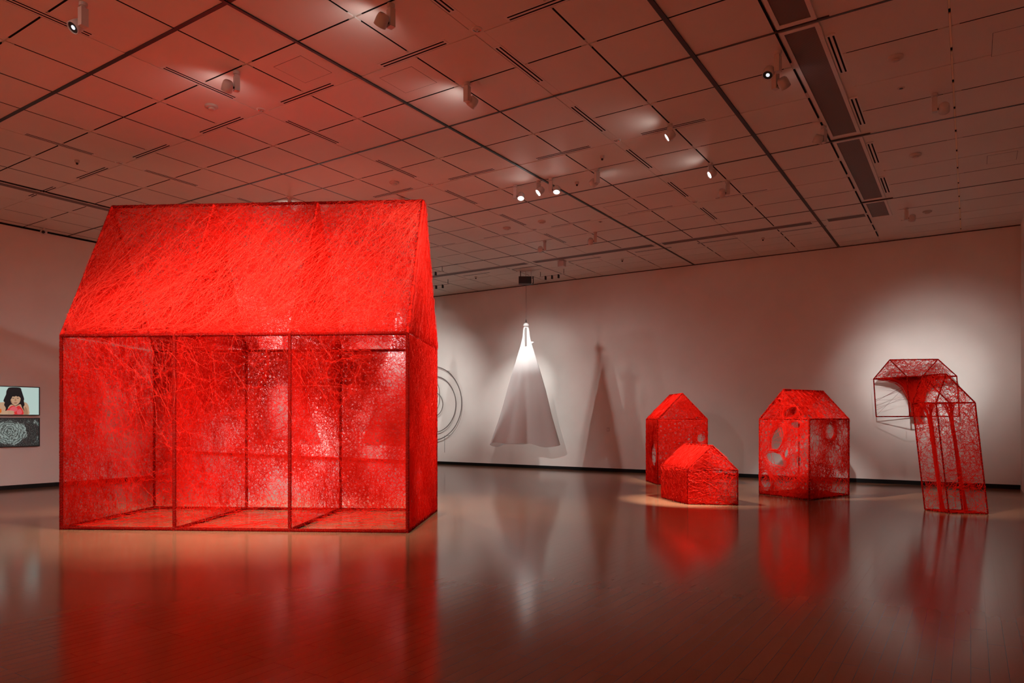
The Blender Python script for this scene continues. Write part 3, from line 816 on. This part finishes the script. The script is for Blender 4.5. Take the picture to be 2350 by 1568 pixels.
# house C: big one right of centre, with oval openings
hC, c = small_house('thread_house', 'red thread house with oval openings, standing alone right of the pair', (-3.586, 14.716), (-2.533, 14.382 - .28), (-2.032, 15.40), 1.515, 2.09)
F = faces(c, 'LN')
CC = ((.05, .7), (.11, .75))
web('side_web', hC, F['left'], .76, .4, 16, .0022, None, cells_=CC, seed=101,
    holes=((.45, 1.11, .125, .235, -.45), (.42, .72, .225, .105, -.30), (.17, .26, .125, .16, .1), (.90, 1.39, .11, .05, 0), (.68, .83, .04, .10, -.3), (.98, .70, .05, .10, 0)))
web('side_web', hC, F['right'], .68, .4, 16, .0022, discs(((.62, .50, .2), (.82, .78, .17), (.1, .78, .2), (.75, .2, .17))), cells_=CC, seed=102, holes=((.70, 1.27, .15, .135, 0),))
web('side_web', hC, F['back_right'], .08, .4, 14, .0022, None, cells_=((.2, .8),), seed=103, holes=((.5, .95, .32, .38, .3), (.5, .3, .3, .2, 0)))
web('side_web', hC, F['back_left'], .08, .4, 14, .0022, None, cells_=((.16, .8),), seed=104, holes=((.6, .95, .38, .42, .3), (.6, .3, .35, .2, 0)))
web('gable_web', hC, F['g1'], .62, .4, 14, .0022, None, cells_=CC, seed=105, holes=((.80, .13, .17, .075, .35),))
web('gable_web', hC, F['g2'], .45, .4, 14, .0026, None, cells_=CC, seed=106)
web('roof_web', hC, F['r1'], .60, .4, 14, .0022, None, cells_=((.16, .8), (.06, .6)), seed=107)
web('roof_web', hC, F['r2'], .8, .4, 14, .0022, None, cells_=((.16, .8), (.06, .6)), seed=108)
web('floor_web', hC, [c['L0'], c['N0'], c['R0'], c['B0']], .5, .4, 10, .0026, seed=109, thick=.006)

# house B: slim one behind, left of the pair
hB, c = small_house('thread_house', 'tall slim red thread house standing behind the low one', (-6.687, 16.354), (-6.064, 15.509), (-5.126, 16.193), 1.515, 2.11, gable='NR')
F = faces(c, 'NR')
web('side_web', hB, F['left'], .9, .4, 14, .0024, None, cells_=CC, seed=111, holes=((.72, .66, .22, .24, 0),))
web('side_web', hB, F['right'], .96, .4, 13, .0024, lambda u, v: .9 - .5 * u, cells_=CC, seed=112, holes=((1.03, 1.08, .09, .11, -.5),))
web('side_web', hB, F['back_right'], .3, .4, 12, .0028, None, cells_=((.14, .8),), seed=113, holes=((.45, .9, .3, .35, 0),))
web('side_web', hB, F['back_left'], .35, .4, 12, .0028, None, cells_=((.14, .8),), seed=114)
web('gable_web', hB, F['g1'], .92, .4, 13, .0024, lambda u, v: .9 - .7 * u, cells_=CC, seed=115)
web('gable_web', hB, F['g2'], .8, .4, 12, .0028, None, cells_=CC, seed=116)
web('roof_web', hB, F['r1'], .82, .5, 8, .0028, None, dir_ang(1.2, .4, .3), cells_=(), seed=117, holes=((.78, .28, .15, .16, 0),))
web('roof_web', hB, F['r2'], .5, .4, 12, .0028, None, cells_=((.14, .8),), seed=118)

# house D: low dense one in front
hD, c = small_house('thread_house', 'low densely woven red thread house in front of the tall slim one', (-4.984, 12.95), (-4.212, 12.199), (-3.427, 12.535), .618, 1.044, bar=.010, gable='NR')
F = faces(c, 'NR')
web('side_web', hD, F['left'], .93, .35, 8, .0024, None, cells_=(), seed=121)
web('side_web', hD, F['right'], .86, .35, 12, .0024, lambda u, v: np.where(u > .55, .35, 1.0), cells_=((.06, .6),), seed=122, floorcov=.1)
web('side_web', hD, F['back_right'], .5, .35, 10, .0024, cells_=((.06, .7),), seed=123)
web('side_web', hD, F['back_left'], .9, .35, 8, .0024, cells_=(), seed=124)
web('gable_web', hD, F['g1'], .84, .35, 12, .0024, lambda u, v: np.where(u + .15 * v > .55, .3, 1.0), cells_=((.05, .6),), seed=125, floorcov=.1)
web('gable_web', hD, F['g2'], .8, .35, 8, .0024, cells_=(), seed=126)
web('roof_web', hD, F['r1'], .90, .6, 6, .0024, None, dir_ang(1.25, .18, .15), bend=.4, curl=.1, cells_=(), seed=127)
web('roof_web', hD, F['r2'], .5, .4, 8, .0024, cells_=((.06, .6),), seed=128)

# funnels of gathered yarn
def funnel(name, parent, pts, n, rad=.0026, seed=0, twist=.5):
    """pts: list of (x,y,z,rx,ry) stations; strands run along it"""
    rr = np.random.default_rng(seed); A = np.array(pts, float); m = 16
    t = np.linspace(0, len(A) - 1, m)
    st = np.stack([np.interp(t, np.arange(len(A)), A[:, k]) for k in range(5)], 1)
    ph = rr.uniform(0, 2 * np.pi, n)[:, None] + twist * rr.normal(0, 1, n)[:, None] * np.linspace(0, 1, m)[None]
    k = (rr.uniform(.2, 1, n) ** .5 * (1 + .25 * rr.normal(0, 1, n)))[:, None]
    P = np.empty((n, m, 3))
    P[..., 0] = st[None, :, 0] + k * st[None, :, 3] * np.cos(ph); P[..., 1] = st[None, :, 1] + k * st[None, :, 4] * np.sin(ph); P[..., 2] = st[None, :, 2]
    P += rr.normal(0, .003, P.shape)
    return tubes(name, P, rad, parent, (.31, .52, .8))

# house E: leaning narrow tower
leanE = np.array([-.205 * CS, -.205 * SN])
hE, c = small_house('leaning_thread_tower', 'narrow red thread tower leaning left under the wall piece, on the floor', (-.640, 13.611), (-.295, 13.324), (.229, 13.521), 1.775, 2.235,
                    lean=tuple(leanE), alean=tuple(leanE + np.array([-.15 * CS, -.15 * SN])), bar=.010, gable='NR', group=None)
hE['category'] = 'thread sculpture'
F = faces(c, 'NR')
CE = ((.05, .7), (.10, .8))
web('side_web', hE, F['left'], .36, .5, 12, .0018, None, cells_=CE, seed=131, holes=((.2, 1.60, .12, .12, 0),))
web('side_web', hE, F['right'], .46, .5, 12, .0018, lambda u, v: .35 + .6 * u, cells_=CE, seed=132)
web('side_web', hE, F['back_right'], .34, .5, 12, .0018, None, cells_=CE, seed=133)
web('side_web', hE, F['back_left'], .26, .5, 12, .0018, None, cells_=CE, seed=134)
for g, s_ in (('g1', 135), ('g2', 136), ('r1', 137), ('r2', 138)): web('roof_web', hE, F[g], .42, .35, 12, .0022, None, cells_=((.05, .7),), seed=s_)
web('floor_web', hE, [c['L0'], c['N0'], c['R0'], c['B0']], .45, .4, 10, .0024, seed=139, thick=.006)
def lerp(a, b, t): return a * (1 - t) + b * t
def column(parent, top, bot, n, sd, w=.05):
    st = []
    for t, k in ((0, 4.2), (.05, 2.3), (.12, 1.1), (.3, .9), (.5, 1.0), (.75, .8), (.92, .9), (1, 1.3)):
        p = lerp(top, bot, t); st.append((p[0], p[1], p[2], w * k, w * k * .7))
    funnel('thread_column', parent, st, n, seed=sd)
mid = lambda *k: sum(c[x] for x in k) / len(k)
column(hE, mid('L1', 'N1', 'N1') + np.array([.0, 0, 0]), mid('N0', 'N0', 'L0', 'N0'), 100, 141, .030)
column(hE, mid('N1', 'R1', 'B1', 'N1'), mid('N0', 'R0', 'B0'), 80, 142, .025)

# house F: hanging on the back wall
Lp, Bp, Rp = np.array([-1.887, 18.275]), np.array([-.972, 18.70]), np.array([-.254, 18.084])
Np = Lp + Rp - Bp
hF = thing('wall_thread_house', (-1.0, 18.3, 1.58), 'red frame house hung on the back wall above the leaning tower, half open', 'thread sculpture')
tl = np.array([.05, .03])
cF = {}
for k, p in (('L', Lp), ('N', Np), ('R', Rp), ('B', Bp)):
    cF[k + '1'] = np.array([p[0], p[1], 2.449]); cF[k + '0'] = np.array([p[0] + tl[0], p[1] + tl[1] if k != 'B' else p[1] + .03, 1.578])
cF['A1'] = np.array([*(Lp + Np) / 2, 2.855]); cF['A2'] = np.array([*(Bp + Rp) / 2, 2.855])
barsF = []
def fF(nm, a, b): barsF.append((cF[a], cF[b])); frame_bar(nm, cF[a], cF[b], .0105, hF)
for k in 'LNRB': fF('post', k + '0', k + '1')
for a, b in (('L', 'N'), ('N', 'R'), ('R', 'B'), ('B', 'L')): fF('sill_beam', a + '0', b + '0'); fF('eave_beam', a + '1', b + '1')
for a, b in (('L1', 'A1'), ('N1', 'A1'), ('R1', 'A2'), ('B1', 'A2')): fF('rafter', a, b)
fF('ridge_beam', 'A1', 'A2')
c = cF; FF = faces(cF, 'LN')
web('roof_web', hF, FF['r1'], .36, .4, 12, .0022, cells_=CE, seed=151)
web('roof_web', hF, FF['r2'], .40, .4, 12, .0022, cells_=CE, seed=152)
web('gable_web', hF, FF['g1'], .36, .35, 12, .0022, cells_=CE, seed=153); web('gable_web', hF, FF['g2'], .36, .35, 12, .0022, cells_=CE, seed=154)
web('ceiling_web', hF, [cF['L1'], cF['N1'], cF['R1'], cF['B1']], .82, .5, 8, .0024, cells_=((.06, .5),), seed=155, thick=.01)
# the gathered trunk: wide under the eaves, narrow at the waist, down to the sill
ctr = (cF['N1'] + cF['B1']) / 2
st = []
for z, rx, ry, ox in ((2.449, .62, .40, -.02), (2.40, .42, .30, -.01), (2.33, .28, .22, 0.0), (2.22, .20, .16, .02), (2.05, .15, .12, .04), (1.85, .10, .10, .06), (1.70, .085, .08, .07), (1.585, .12, .10, .08)):
    st.append((ctr[0] + ox, ctr[1], z, rx, ry))
funnel('thread_trunk', hF, st, 900, seed=156, twist=.35)
sp = []
rr = np.random.default_rng(9)
for k in range(9):
    a = lerp(cF['L0'], cF['L1'], rr.uniform(.02, .5)); b = ctr + np.array([rr.uniform(-.3, -.05), 0, rr.uniform(-.5, -.1)])
    sp.append(np.linspace(a, b, 4))
tubes('loose_strands', np.array(sp), .002, hF, (0, 1, 0), M['frame'])
for z in (1.62, 2.42):
    MB().bar((Bp[0] + .02, 18.70, z), (Bp[0] + .02, 18.749, z), .008, 6).build('wall_hook', M['frame'], hF)

# ------------------------------------------------------------------ white dresses hanging from ceiling motors
def dress(x, y, label, zt=4.12, zb_=.83, seed=1, width=.93):
    r_ = np.random.default_rng(seed)
    t = thing('hanging_dress', (x, y, zb_), label, 'dress', 'long white dresses hung from ceiling motors')
    H = zt - zb_; nz, na = 46, 72
    prof = [(0, .03), (.02, .085), (.05, .10), (.10, .115), (.18, .19), (.37, .40), (.55, .58), (.74, .73), (.93, .90), (1.0, .96)]
    ts = [p[0] for p in prof]; rs_ = [p[1] for p in prof]
    ph = r_.uniform(0, 6.28, 6)
    mb = MB(); vs = []
    for j in range(nz):
        v = j / (nz - 1); rad = np.interp(v, ts, rs_) * width
        for i in range(na):
            a = 2 * math.pi * i / na
            fold = 1 + (.03 + .035 * v) * math.sin(5 * a + ph[0] + v * .6) * min(1, v * 4) + .018 * v * math.sin(9 * a + ph[1]) + .008 * math.sin(13 * a + ph[2] + 2 * v)
            ca, sa = math.cos(a), math.sin(a)
            # hem drawn out into two corners
            corner = 1 + .10 * v ** 3 * abs(ca) ** 5
            px = rad * ca * fold * corner; py = rad * sa * fold * .55
            zz = zt - v * H + (.055 * v ** 6 * math.sin(2 * a + ph[3]) - .03 * v ** 6 * math.sin(5 * a))
            lx, ly = px * CS - py * SN, px * SN + py * CS
            vs.append((x + lx + .02 * math.sin(3 * v), y + ly, zz))
    fs = []
    for j in range(nz - 1):
        for i in range(na): fs.append((j * na + i, (j + 1) * na + i, (j + 1) * na + (i + 1) % na, j * na + (i + 1) % na))
    fs.append(tuple(range(na)))
    mb.add(vs, fs); mb.build('dress_cloth', M['cloth'], t, True)
    # knot, little side tie, dark strap running down inside the front
    MB().lathe((x, y, zt - .03), (0, 0, 1), [(0, .07), (.03, .085), (.07, .07), (.10, .03)], 16).build('knot', M['cloth'], t, True)
    sx_, sy_ = x + .19 * CS, y + .19 * SN
    MB().lathe((x + .12 * CS, y + .12 * SN, zt - .5), (CS, SN, .25), [(0, .03), (.05, .035), (.10, .012)], 10).build('side_tie', M['cloth'], t, True)
    MB().box(-.028, .028, -.004, .004, -.62, -.08).build('strap', M['wire'], t, origin=(0, 0, 0))
    s_ = t.children[-1]; s_.parent = t; s_.matrix_parent_inverse = Matrix()
    s_.location = (.135 * SN - .01, -.135 * CS, H); s_.rotation_euler = (.05, 0, YAW)
    tc = thing('dress_motor', (x, y, HC), label.replace('long white dress', 'black ceiling motor box over the dress').replace('hanging', 'fixed') if False else 'black ceiling motor box ' + seedlab[seed], 'motor', 'black motor boxes that carry the dresses')
    mbx = MB()  # motor
    def rot(a, b): return (x + a * CS - b * SN, y + a * SN + b * CS)
    def rbox(m_, a0, a1, b0, b1, z0, z1):
        vs = [(*rot(a, b), z) for z in (z0, z1) for b in (b0, b1) for a in (a0, a1)]
        return m_.add(vs, [(0, 2, 3, 1), (4, 5, 7, 6), (0, 1, 5, 4), (2, 6, 7, 3), (0, 4, 6, 2), (1, 3, 7, 5)])
    rbox(mbx, -.21, .15, -.14, .14, 5.345, 5.545).build('housing', M['dark'], tc)
    rbox(rbox(rbox(MB(), .17, .21, -.14, .14, 5.345, 5.36), .17, .21, -.14, .14, 5.53, 5.545), .19, .21, -.14, .14, 5.36, 5.53).build('end_bracket', M['dark'], tc)
    for a in (-.17, -.02, .13):
        rbox(MB(), a, a + .02, -.01, .01, 5.545, HC).build('hanger', M['fix'] if a > -.1 else M['dark'], tc)
    MB().bar((x, y, zt + .085), (x, y, 5.35), .0055, 6).build('cable', M['wire'], tc)
    MB().lathe((x, y, zt + .085), (0, 0, 1), [(0, .02), (.06, .012), (.09, .006)], 8).build('hook', M['dark'], tc)
seedlab = {1: 'hanging from the ceiling above the white dress', 2: 'hidden behind the right side of the big red house', 3: 'hidden behind the middle of the big red house'}
dress(-10.57, 16.99, 'long white dress hanging in open view right of the big red house', seed=1, zt=4.18, zb_=.81)
dress(-12.914, 14.266, 'white dress glowing through the right bay of the big red house', seed=2, zt=4.33)
dress(-17.101, 13.93, 'white dress glowing through the middle bay of the big red house', seed=3, zt=4.1)

# ------------------------------------------------------------------ wire rings on the back wall
ringth = thing('wire_drawing', (-15.3, 18.6, 2.06), 'nested grey wire loops on the back wall, partly behind the big red house', 'wire wall piece')
def ring(cx, cz, rx, rz, y, a0=0, a1=360):
    n = 80; P = []
    for k in range(n + 1):
        a = math.radians(a0 + (a1 - a0) * k / n); P.append((cx + rx * math.cos(a), y, cz + rz * math.sin(a)))
    return np.array([P])
for (cx, cz, rx, rz, y) in ((-15.32, 2.06, 1.25, 1.25, 18.60), (-15.30, 2.03, .97, .96, 18.62), (-15.32, 2.03, .44, .42, 18.61)):
    P = ring(cx, cz, rx, rz, y)
    tubes('wire_loop', P, .017, ringth, (0, 1, 0), M['wire'])
tubes('wire_loop', ring(-15.2, 2.3, .2, .48, 18.6, 0, 360), .011, ringth, (0, 1, 0), M['wire'])
for a in (60, 180, 300):
    MB().bar((-15.32 + 1.25 * math.cos(math.radians(a)), 18.60, 2.06 + 1.25 * math.sin(math.radians(a))), (-15.32 + 1.25 * math.cos(math.radians(a)), 18.749, 2.06 + 1.25 * math.sin(math.radians(a))), .006, 6).build('wall_pin', M['wire'], ringth)
MB().bar((-14.9, 18.738, .4), (-14.9, 18.738, .98), .006, 6).build('lead_wire', M['wire'], ringth)

# wall socket plate right of the dress shadow
w = thing('socket_plate', (-8.85, 18.74, .96), 'small pale socket plate low on the back wall between dress and red houses', 'socket')
MB().box(-8.89, -8.81, 18.738, 18.751, 1.16, 1.28).build('plate', M['fix'], w)
MB().box(-8.865, -8.835, 18.735, 18.739, 1.19, 1.25).build('socket_face', M['band'], w)

# ------------------------------------------------------------------ two screens on the left wall
XW = -17.35
def onwall(px, py, off=.0):
    t = (px - 1175) / 1619.2; X = XW + off
    d = X / (CS * t - SN)
    return (X, d * (SN * t + CS), 1.5 + (964.06 - py) * d / 1619.2)
def emi(name, col, s=1.0): return mat(name, (.01, .01, .01), .3, .3, emit=col, estr=s)
E_bg = emi('screen_pale_green', (.55, .72, .66)); E_hair = emi('screen_black', (.004, .004, .006)); E_skin = emi('screen_skin', (.60, .36, .22)); E_skin2 = emi('screen_skin_shade', (.42, .22, .12))
E_red = emi('screen_red', (.75, .03, .03)); E_pink = emi('screen_pink', (.8, .12, .14)); E_lip = emi('screen_lip', (.30, .08, .06)); E_or = emi('screen_orange', (.75, .15, .02))
def screen(label, z0, z1, ya, yb, name):
    t = thing(name, (XW + .03, (ya + yb) / 2, z0), label, 'screen', 'two wall screens stacked one above the other')
    b = .018
    f = MB(); x0, x1 = XW + .0, XW + .06
    f.box(x0, x1, ya, yb, z0, z0 + b); f.box(x0, x1, ya, yb, z1 - b, z1); f.box(x0, x1, ya, ya + b, z0 + b, z1 - b); f.box(x0, x1, yb - b, yb, z0 + b, z1 - b)
    f.box(x0, x1 - .012, ya + b, yb - b, z0 + b, z1 - b)
    f.build('bezel', M['scrframe'], t)
    return t
ya, yb = 6.30, 7.405
s1 = screen('upper wall screen showing a dark haired person holding a red bundle', 1.597, 2.228, ya, yb, 'wall_screen')
s2 = screen('lower wall screen showing dark water with a pale rippled patch', .915, 1.545, ya, yb, 'wall_screen')
pic = MB()
xs_ = XW + .0485
pic.add([(xs_, ya + .018, 1.615), (xs_, yb - .018, 1.615), (xs_, yb - .018, 2.21), (xs_, ya + .018, 2.21)], [(0, 1, 2, 3)], 0)
def poly(pts, mi, off):
    vs = []
    for (cx, cy) in pts:
        p = onwall(cx / 8.714, 870 + cy / 8.711); yv = min(max(p[1], ya + .02), yb - .02); zv = min(max(p[2], 1.616), 2.209)
        vs.append((xs_ + off, yv, zv))
    pic.add(vs, [tuple(range(len(vs)))], mi)
def ell(cx, cy, rx, ry, n=22, a0=0): return [(cx + rx * math.cos(2 * math.pi * k / n + a0), cy + ry * math.sin(2 * math.pi * k / n + a0)) for k in range(n)]
def sm(pts, n=6):
    out = []; L_ = len(pts)
    for i_ in range(L_):
        p0, p1, p2, p3 = (pts[(i_ + k_ - 1) % L_] for k_ in range(4))
        for k_ in range(n):
            t_ = k_ / n
            out.append(tuple(.5 * (2 * p1[a] + (p2[a] - p0[a]) * t_ + (2 * p0[a] - 5 * p1[a] + 4 * p2[a] - p3[a]) * t_ ** 2 + (3 * p1[a] - p0[a] - 3 * p2[a] + p3[a]) * t_ ** 3) for a in (0, 1)))
    return out
def spoly(pts, mi, off): poly(sm(pts), mi, off)
spoly([(-180, 520), (-60, 478), (60, 465), (250, 470), (450, 465), (515, 485), (550, 545), (560, 620), (548, 715), (300, 720), (-180, 722), (-200, 600)], 2, .0003)
spoly([(480, 560), (520, 600), (535, 700), (470, 715), (450, 640)], 3, .0004)
spoly([(165, 172), (270, 168), (385, 180), (412, 240), (438, 320), (462, 400), (455, 440), (470, 520), (448, 560), (462, 640), (435, 600), (415, 560), (385, 505), (290, 540), (205, 512), (150, 560), (128, 620), (88, 640), (95, 580), (62, 520), (75, 470), (48, 440), (72, 370), (100, 310), (110, 240), (140, 190)], 1, .0006)
spoly([(192, 330), (240, 300), (330, 300), (385, 340), (388, 420), (360, 485), (300, 528), (262, 526), (215, 490), (190, 420)], 2, .0009)
spoly([(192, 400), (212, 440), (232, 490), (262, 520), (240, 515), (206, 470)], 3, .0010)
spoly([(180, 290), (280, 262), (395, 290), (402, 400), (382, 372), (352, 350), (330, 356), (300, 342), (262, 356), (232, 350), (212, 384), (186, 412)], 1, .0012)
for ex in (242, 336): spoly([(ex - 26, 386), (ex, 381), (ex + 26, 386), (ex, 393)], 1, .0013)
spoly([(280, 395), (296, 396), (306, 436), (290, 446), (272, 438)], 3, .0013)
spoly([(250, 478), (288, 471), (326, 477), (290, 490)], 6, .0013)
spoly([(200, 545), (262, 535), (300, 560), (352, 535), (405, 575), (442, 640), (440, 715), (290, 722), (120, 715), (104, 640), (150, 590)], 4, .0015)
spoly([(175, 600), (240, 552), (310, 570), (330, 620), (280, 655), (200, 650)], 5, .0018)
spoly([(320, 640), (380, 600), (420, 650), (400, 700), (330, 700)], 5, .0017)
spoly([(-180, 650), (-60, 640), (60, 645), (140, 628), (240, 638), (265, 652), (255, 668), (272, 688), (250, 706), (200, 716), (60, 722), (-180, 722)], 2, .0021)
for yy_ in (655, 675, 695): poly([(140, yy_), (255, yy_ + 3), (256, yy_ + 7), (140, yy_ + 5)], 3, .0024)
spoly([(-20, 600), (5, 610), (8, 660), (-20, 680)], 7, .0024)
pic.build('picture', [E_bg, E_hair, E_skin, E_skin2, E_red, E_pink, E_lip, E_or], s1)
def water_mat():
    m = bpy.data.materials.new('screen_water'); m.use_nodes = True
    nt = m.node_tree; b = nt.nodes['Principled BSDF']; L = nt.links
    b.inputs['Base Color'].default_value = (.01, .01, .01, 1)
    tc = nt.nodes.new('ShaderNodeTexCoord')
    n = nt.nodes.new('ShaderNodeTexNoise'); n.inputs['Scale'].default_value = 55; n.inputs['Detail'].default_value = 5
    r = nt.nodes.new('ShaderNodeValToRGB'); r.color_ramp.elements[0].position = .5; r.color_ramp.elements[1].position = .72
    r.color_ramp.elements[0].color = (.004, .005, .005, 1); r.color_ramp.elements[1].color = (.16, .19, .18, 1)
    w = nt.nodes.new('ShaderNodeTexWave'); w.wave_type = 'RINGS'; w.rings_direction = 'SPHERICAL'; w.inputs['Scale'].default_value = 6; w.inputs['Distortion'].default_value = 9; w.inputs['Detail'].default_value = 5; w.inputs['Detail Scale'].default_value = 3
    mp = nt.nodes.new('ShaderNodeMapping'); mp.inputs['Location'].default_value = (0, .03, -.02)
    r2 = nt.nodes.new('ShaderNodeValToRGB'); r2.color_ramp.elements[0].color = (.03, .04, .035, 1); r2.color_ramp.elements[1].color = (.33, .40, .37, 1)
    g = nt.nodes.new('ShaderNodeTexGradient'); g.gradient_type = 'SPHERICAL'
    mp2 = nt.nodes.new('ShaderNodeMapping'); mp2.inputs['Scale'].default_value = (3.0, 3.0, 3.6)
    n2 = nt.nodes.new('ShaderNodeTexNoise'); n2.inputs['Scale'].default_value = 7
    ad = nt.nodes.new('ShaderNodeMath'); ad.operation = 'MULTIPLY_ADD'; ad.inputs[1].default_value = .6; ad.inputs[2].default_value = -.2
    ad2 = nt.nodes.new('ShaderNodeMath'); ad2.operation = 'ADD'
    st = nt.nodes.new('ShaderNodeValToRGB'); st.color_ramp.elements[0].position = .16; st.color_ramp.elements[1].position = .22
    mx = nt.nodes.new('ShaderNodeMix'); mx.data_type = 'RGBA'
    L.new(tc.outputs['Object'], n.inputs['Vector']); L.new(n.outputs['Fac'], r.inputs['Fac'])
    L.new(tc.outputs['Object'], mp.inputs['Vector']); L.new(mp.outputs['Vector'], w.inputs['Vector']); L.new(w.outputs['Fac'], r2.inputs['Fac'])
    L.new(tc.outputs['Object'], mp2.inputs['Vector']); L.new(mp2.outputs['Vector'], g.inputs['Vector'])
    L.new(tc.outputs['Object'], n2.inputs['Vector']); L.new(n2.outputs['Fac'], ad.inputs[0]); L.new(ad.outputs[0], ad2.inputs[0]); L.new(g.outputs['Fac'], ad2.inputs[1])
    L.new(ad2.outputs[0], st.inputs['Fac']); L.new(st.outputs['Color'], mx.inputs['Factor'])
    L.new(r.outputs['Color'], mx.inputs['A']); L.new(r2.outputs['Color'], mx.inputs['B'])
    L.new(mx.outputs['Result'], b.inputs['Emission Color']); b.inputs['Emission Strength'].default_value = 1.0
    return m
wp = MB().add([(0, -.535, -.295), (0, .535, -.295), (0, .535, .295), (0, -.535, .295)], [(0, 1, 2, 3)])
pw = wp.build('picture', water_mat(), s2, origin=(0, 0, 0))
pw.location = (xs_ - s2.location.x, (ya + yb) / 2 - s2.location.y - .05 + .05, 1.23 - s2.location.z); pw.matrix_parent_inverse = Matrix()

# ------------------------------------------------------------------ camera, world, colour
cam = bpy.data.cameras.new('camera'); cam.sensor_width = 36; cam.lens = 1619.2 / 2350 * 36; cam.shift_y = (964.06 - 784) / 2350
co = bpy.data.objects.new('camera', cam); COL.objects.link(co); co.location = (0, 0, CAMZ); co.rotation_euler = (math.pi / 2, 0, YAW)
cam.clip_start = .05
SC.camera = co
wd = bpy.data.worlds.new('world'); SC.world = wd; wd.use_nodes = True
wd.node_tree.nodes['Background'].inputs[0].default_value = (0, 0, 0, 1)
SC.view_settings.view_transform = 'Standard'; SC.view_settings.look = 'None'; SC.view_settings.exposure = -0.4; SC.view_settings.gamma = 1
SC.view_settings.use_curve_mapping = False
SC.cycles.max_bounces = 7; SC.cycles.diffuse_bounces = 4; SC.cycles.adaptive_threshold = .03; SC.cycles.glossy_bounces = 3; SC.cycles.transmission_bounces = 3
SC.cycles.sample_clamp_indirect = 4
SC.cycles.use_denoising = True
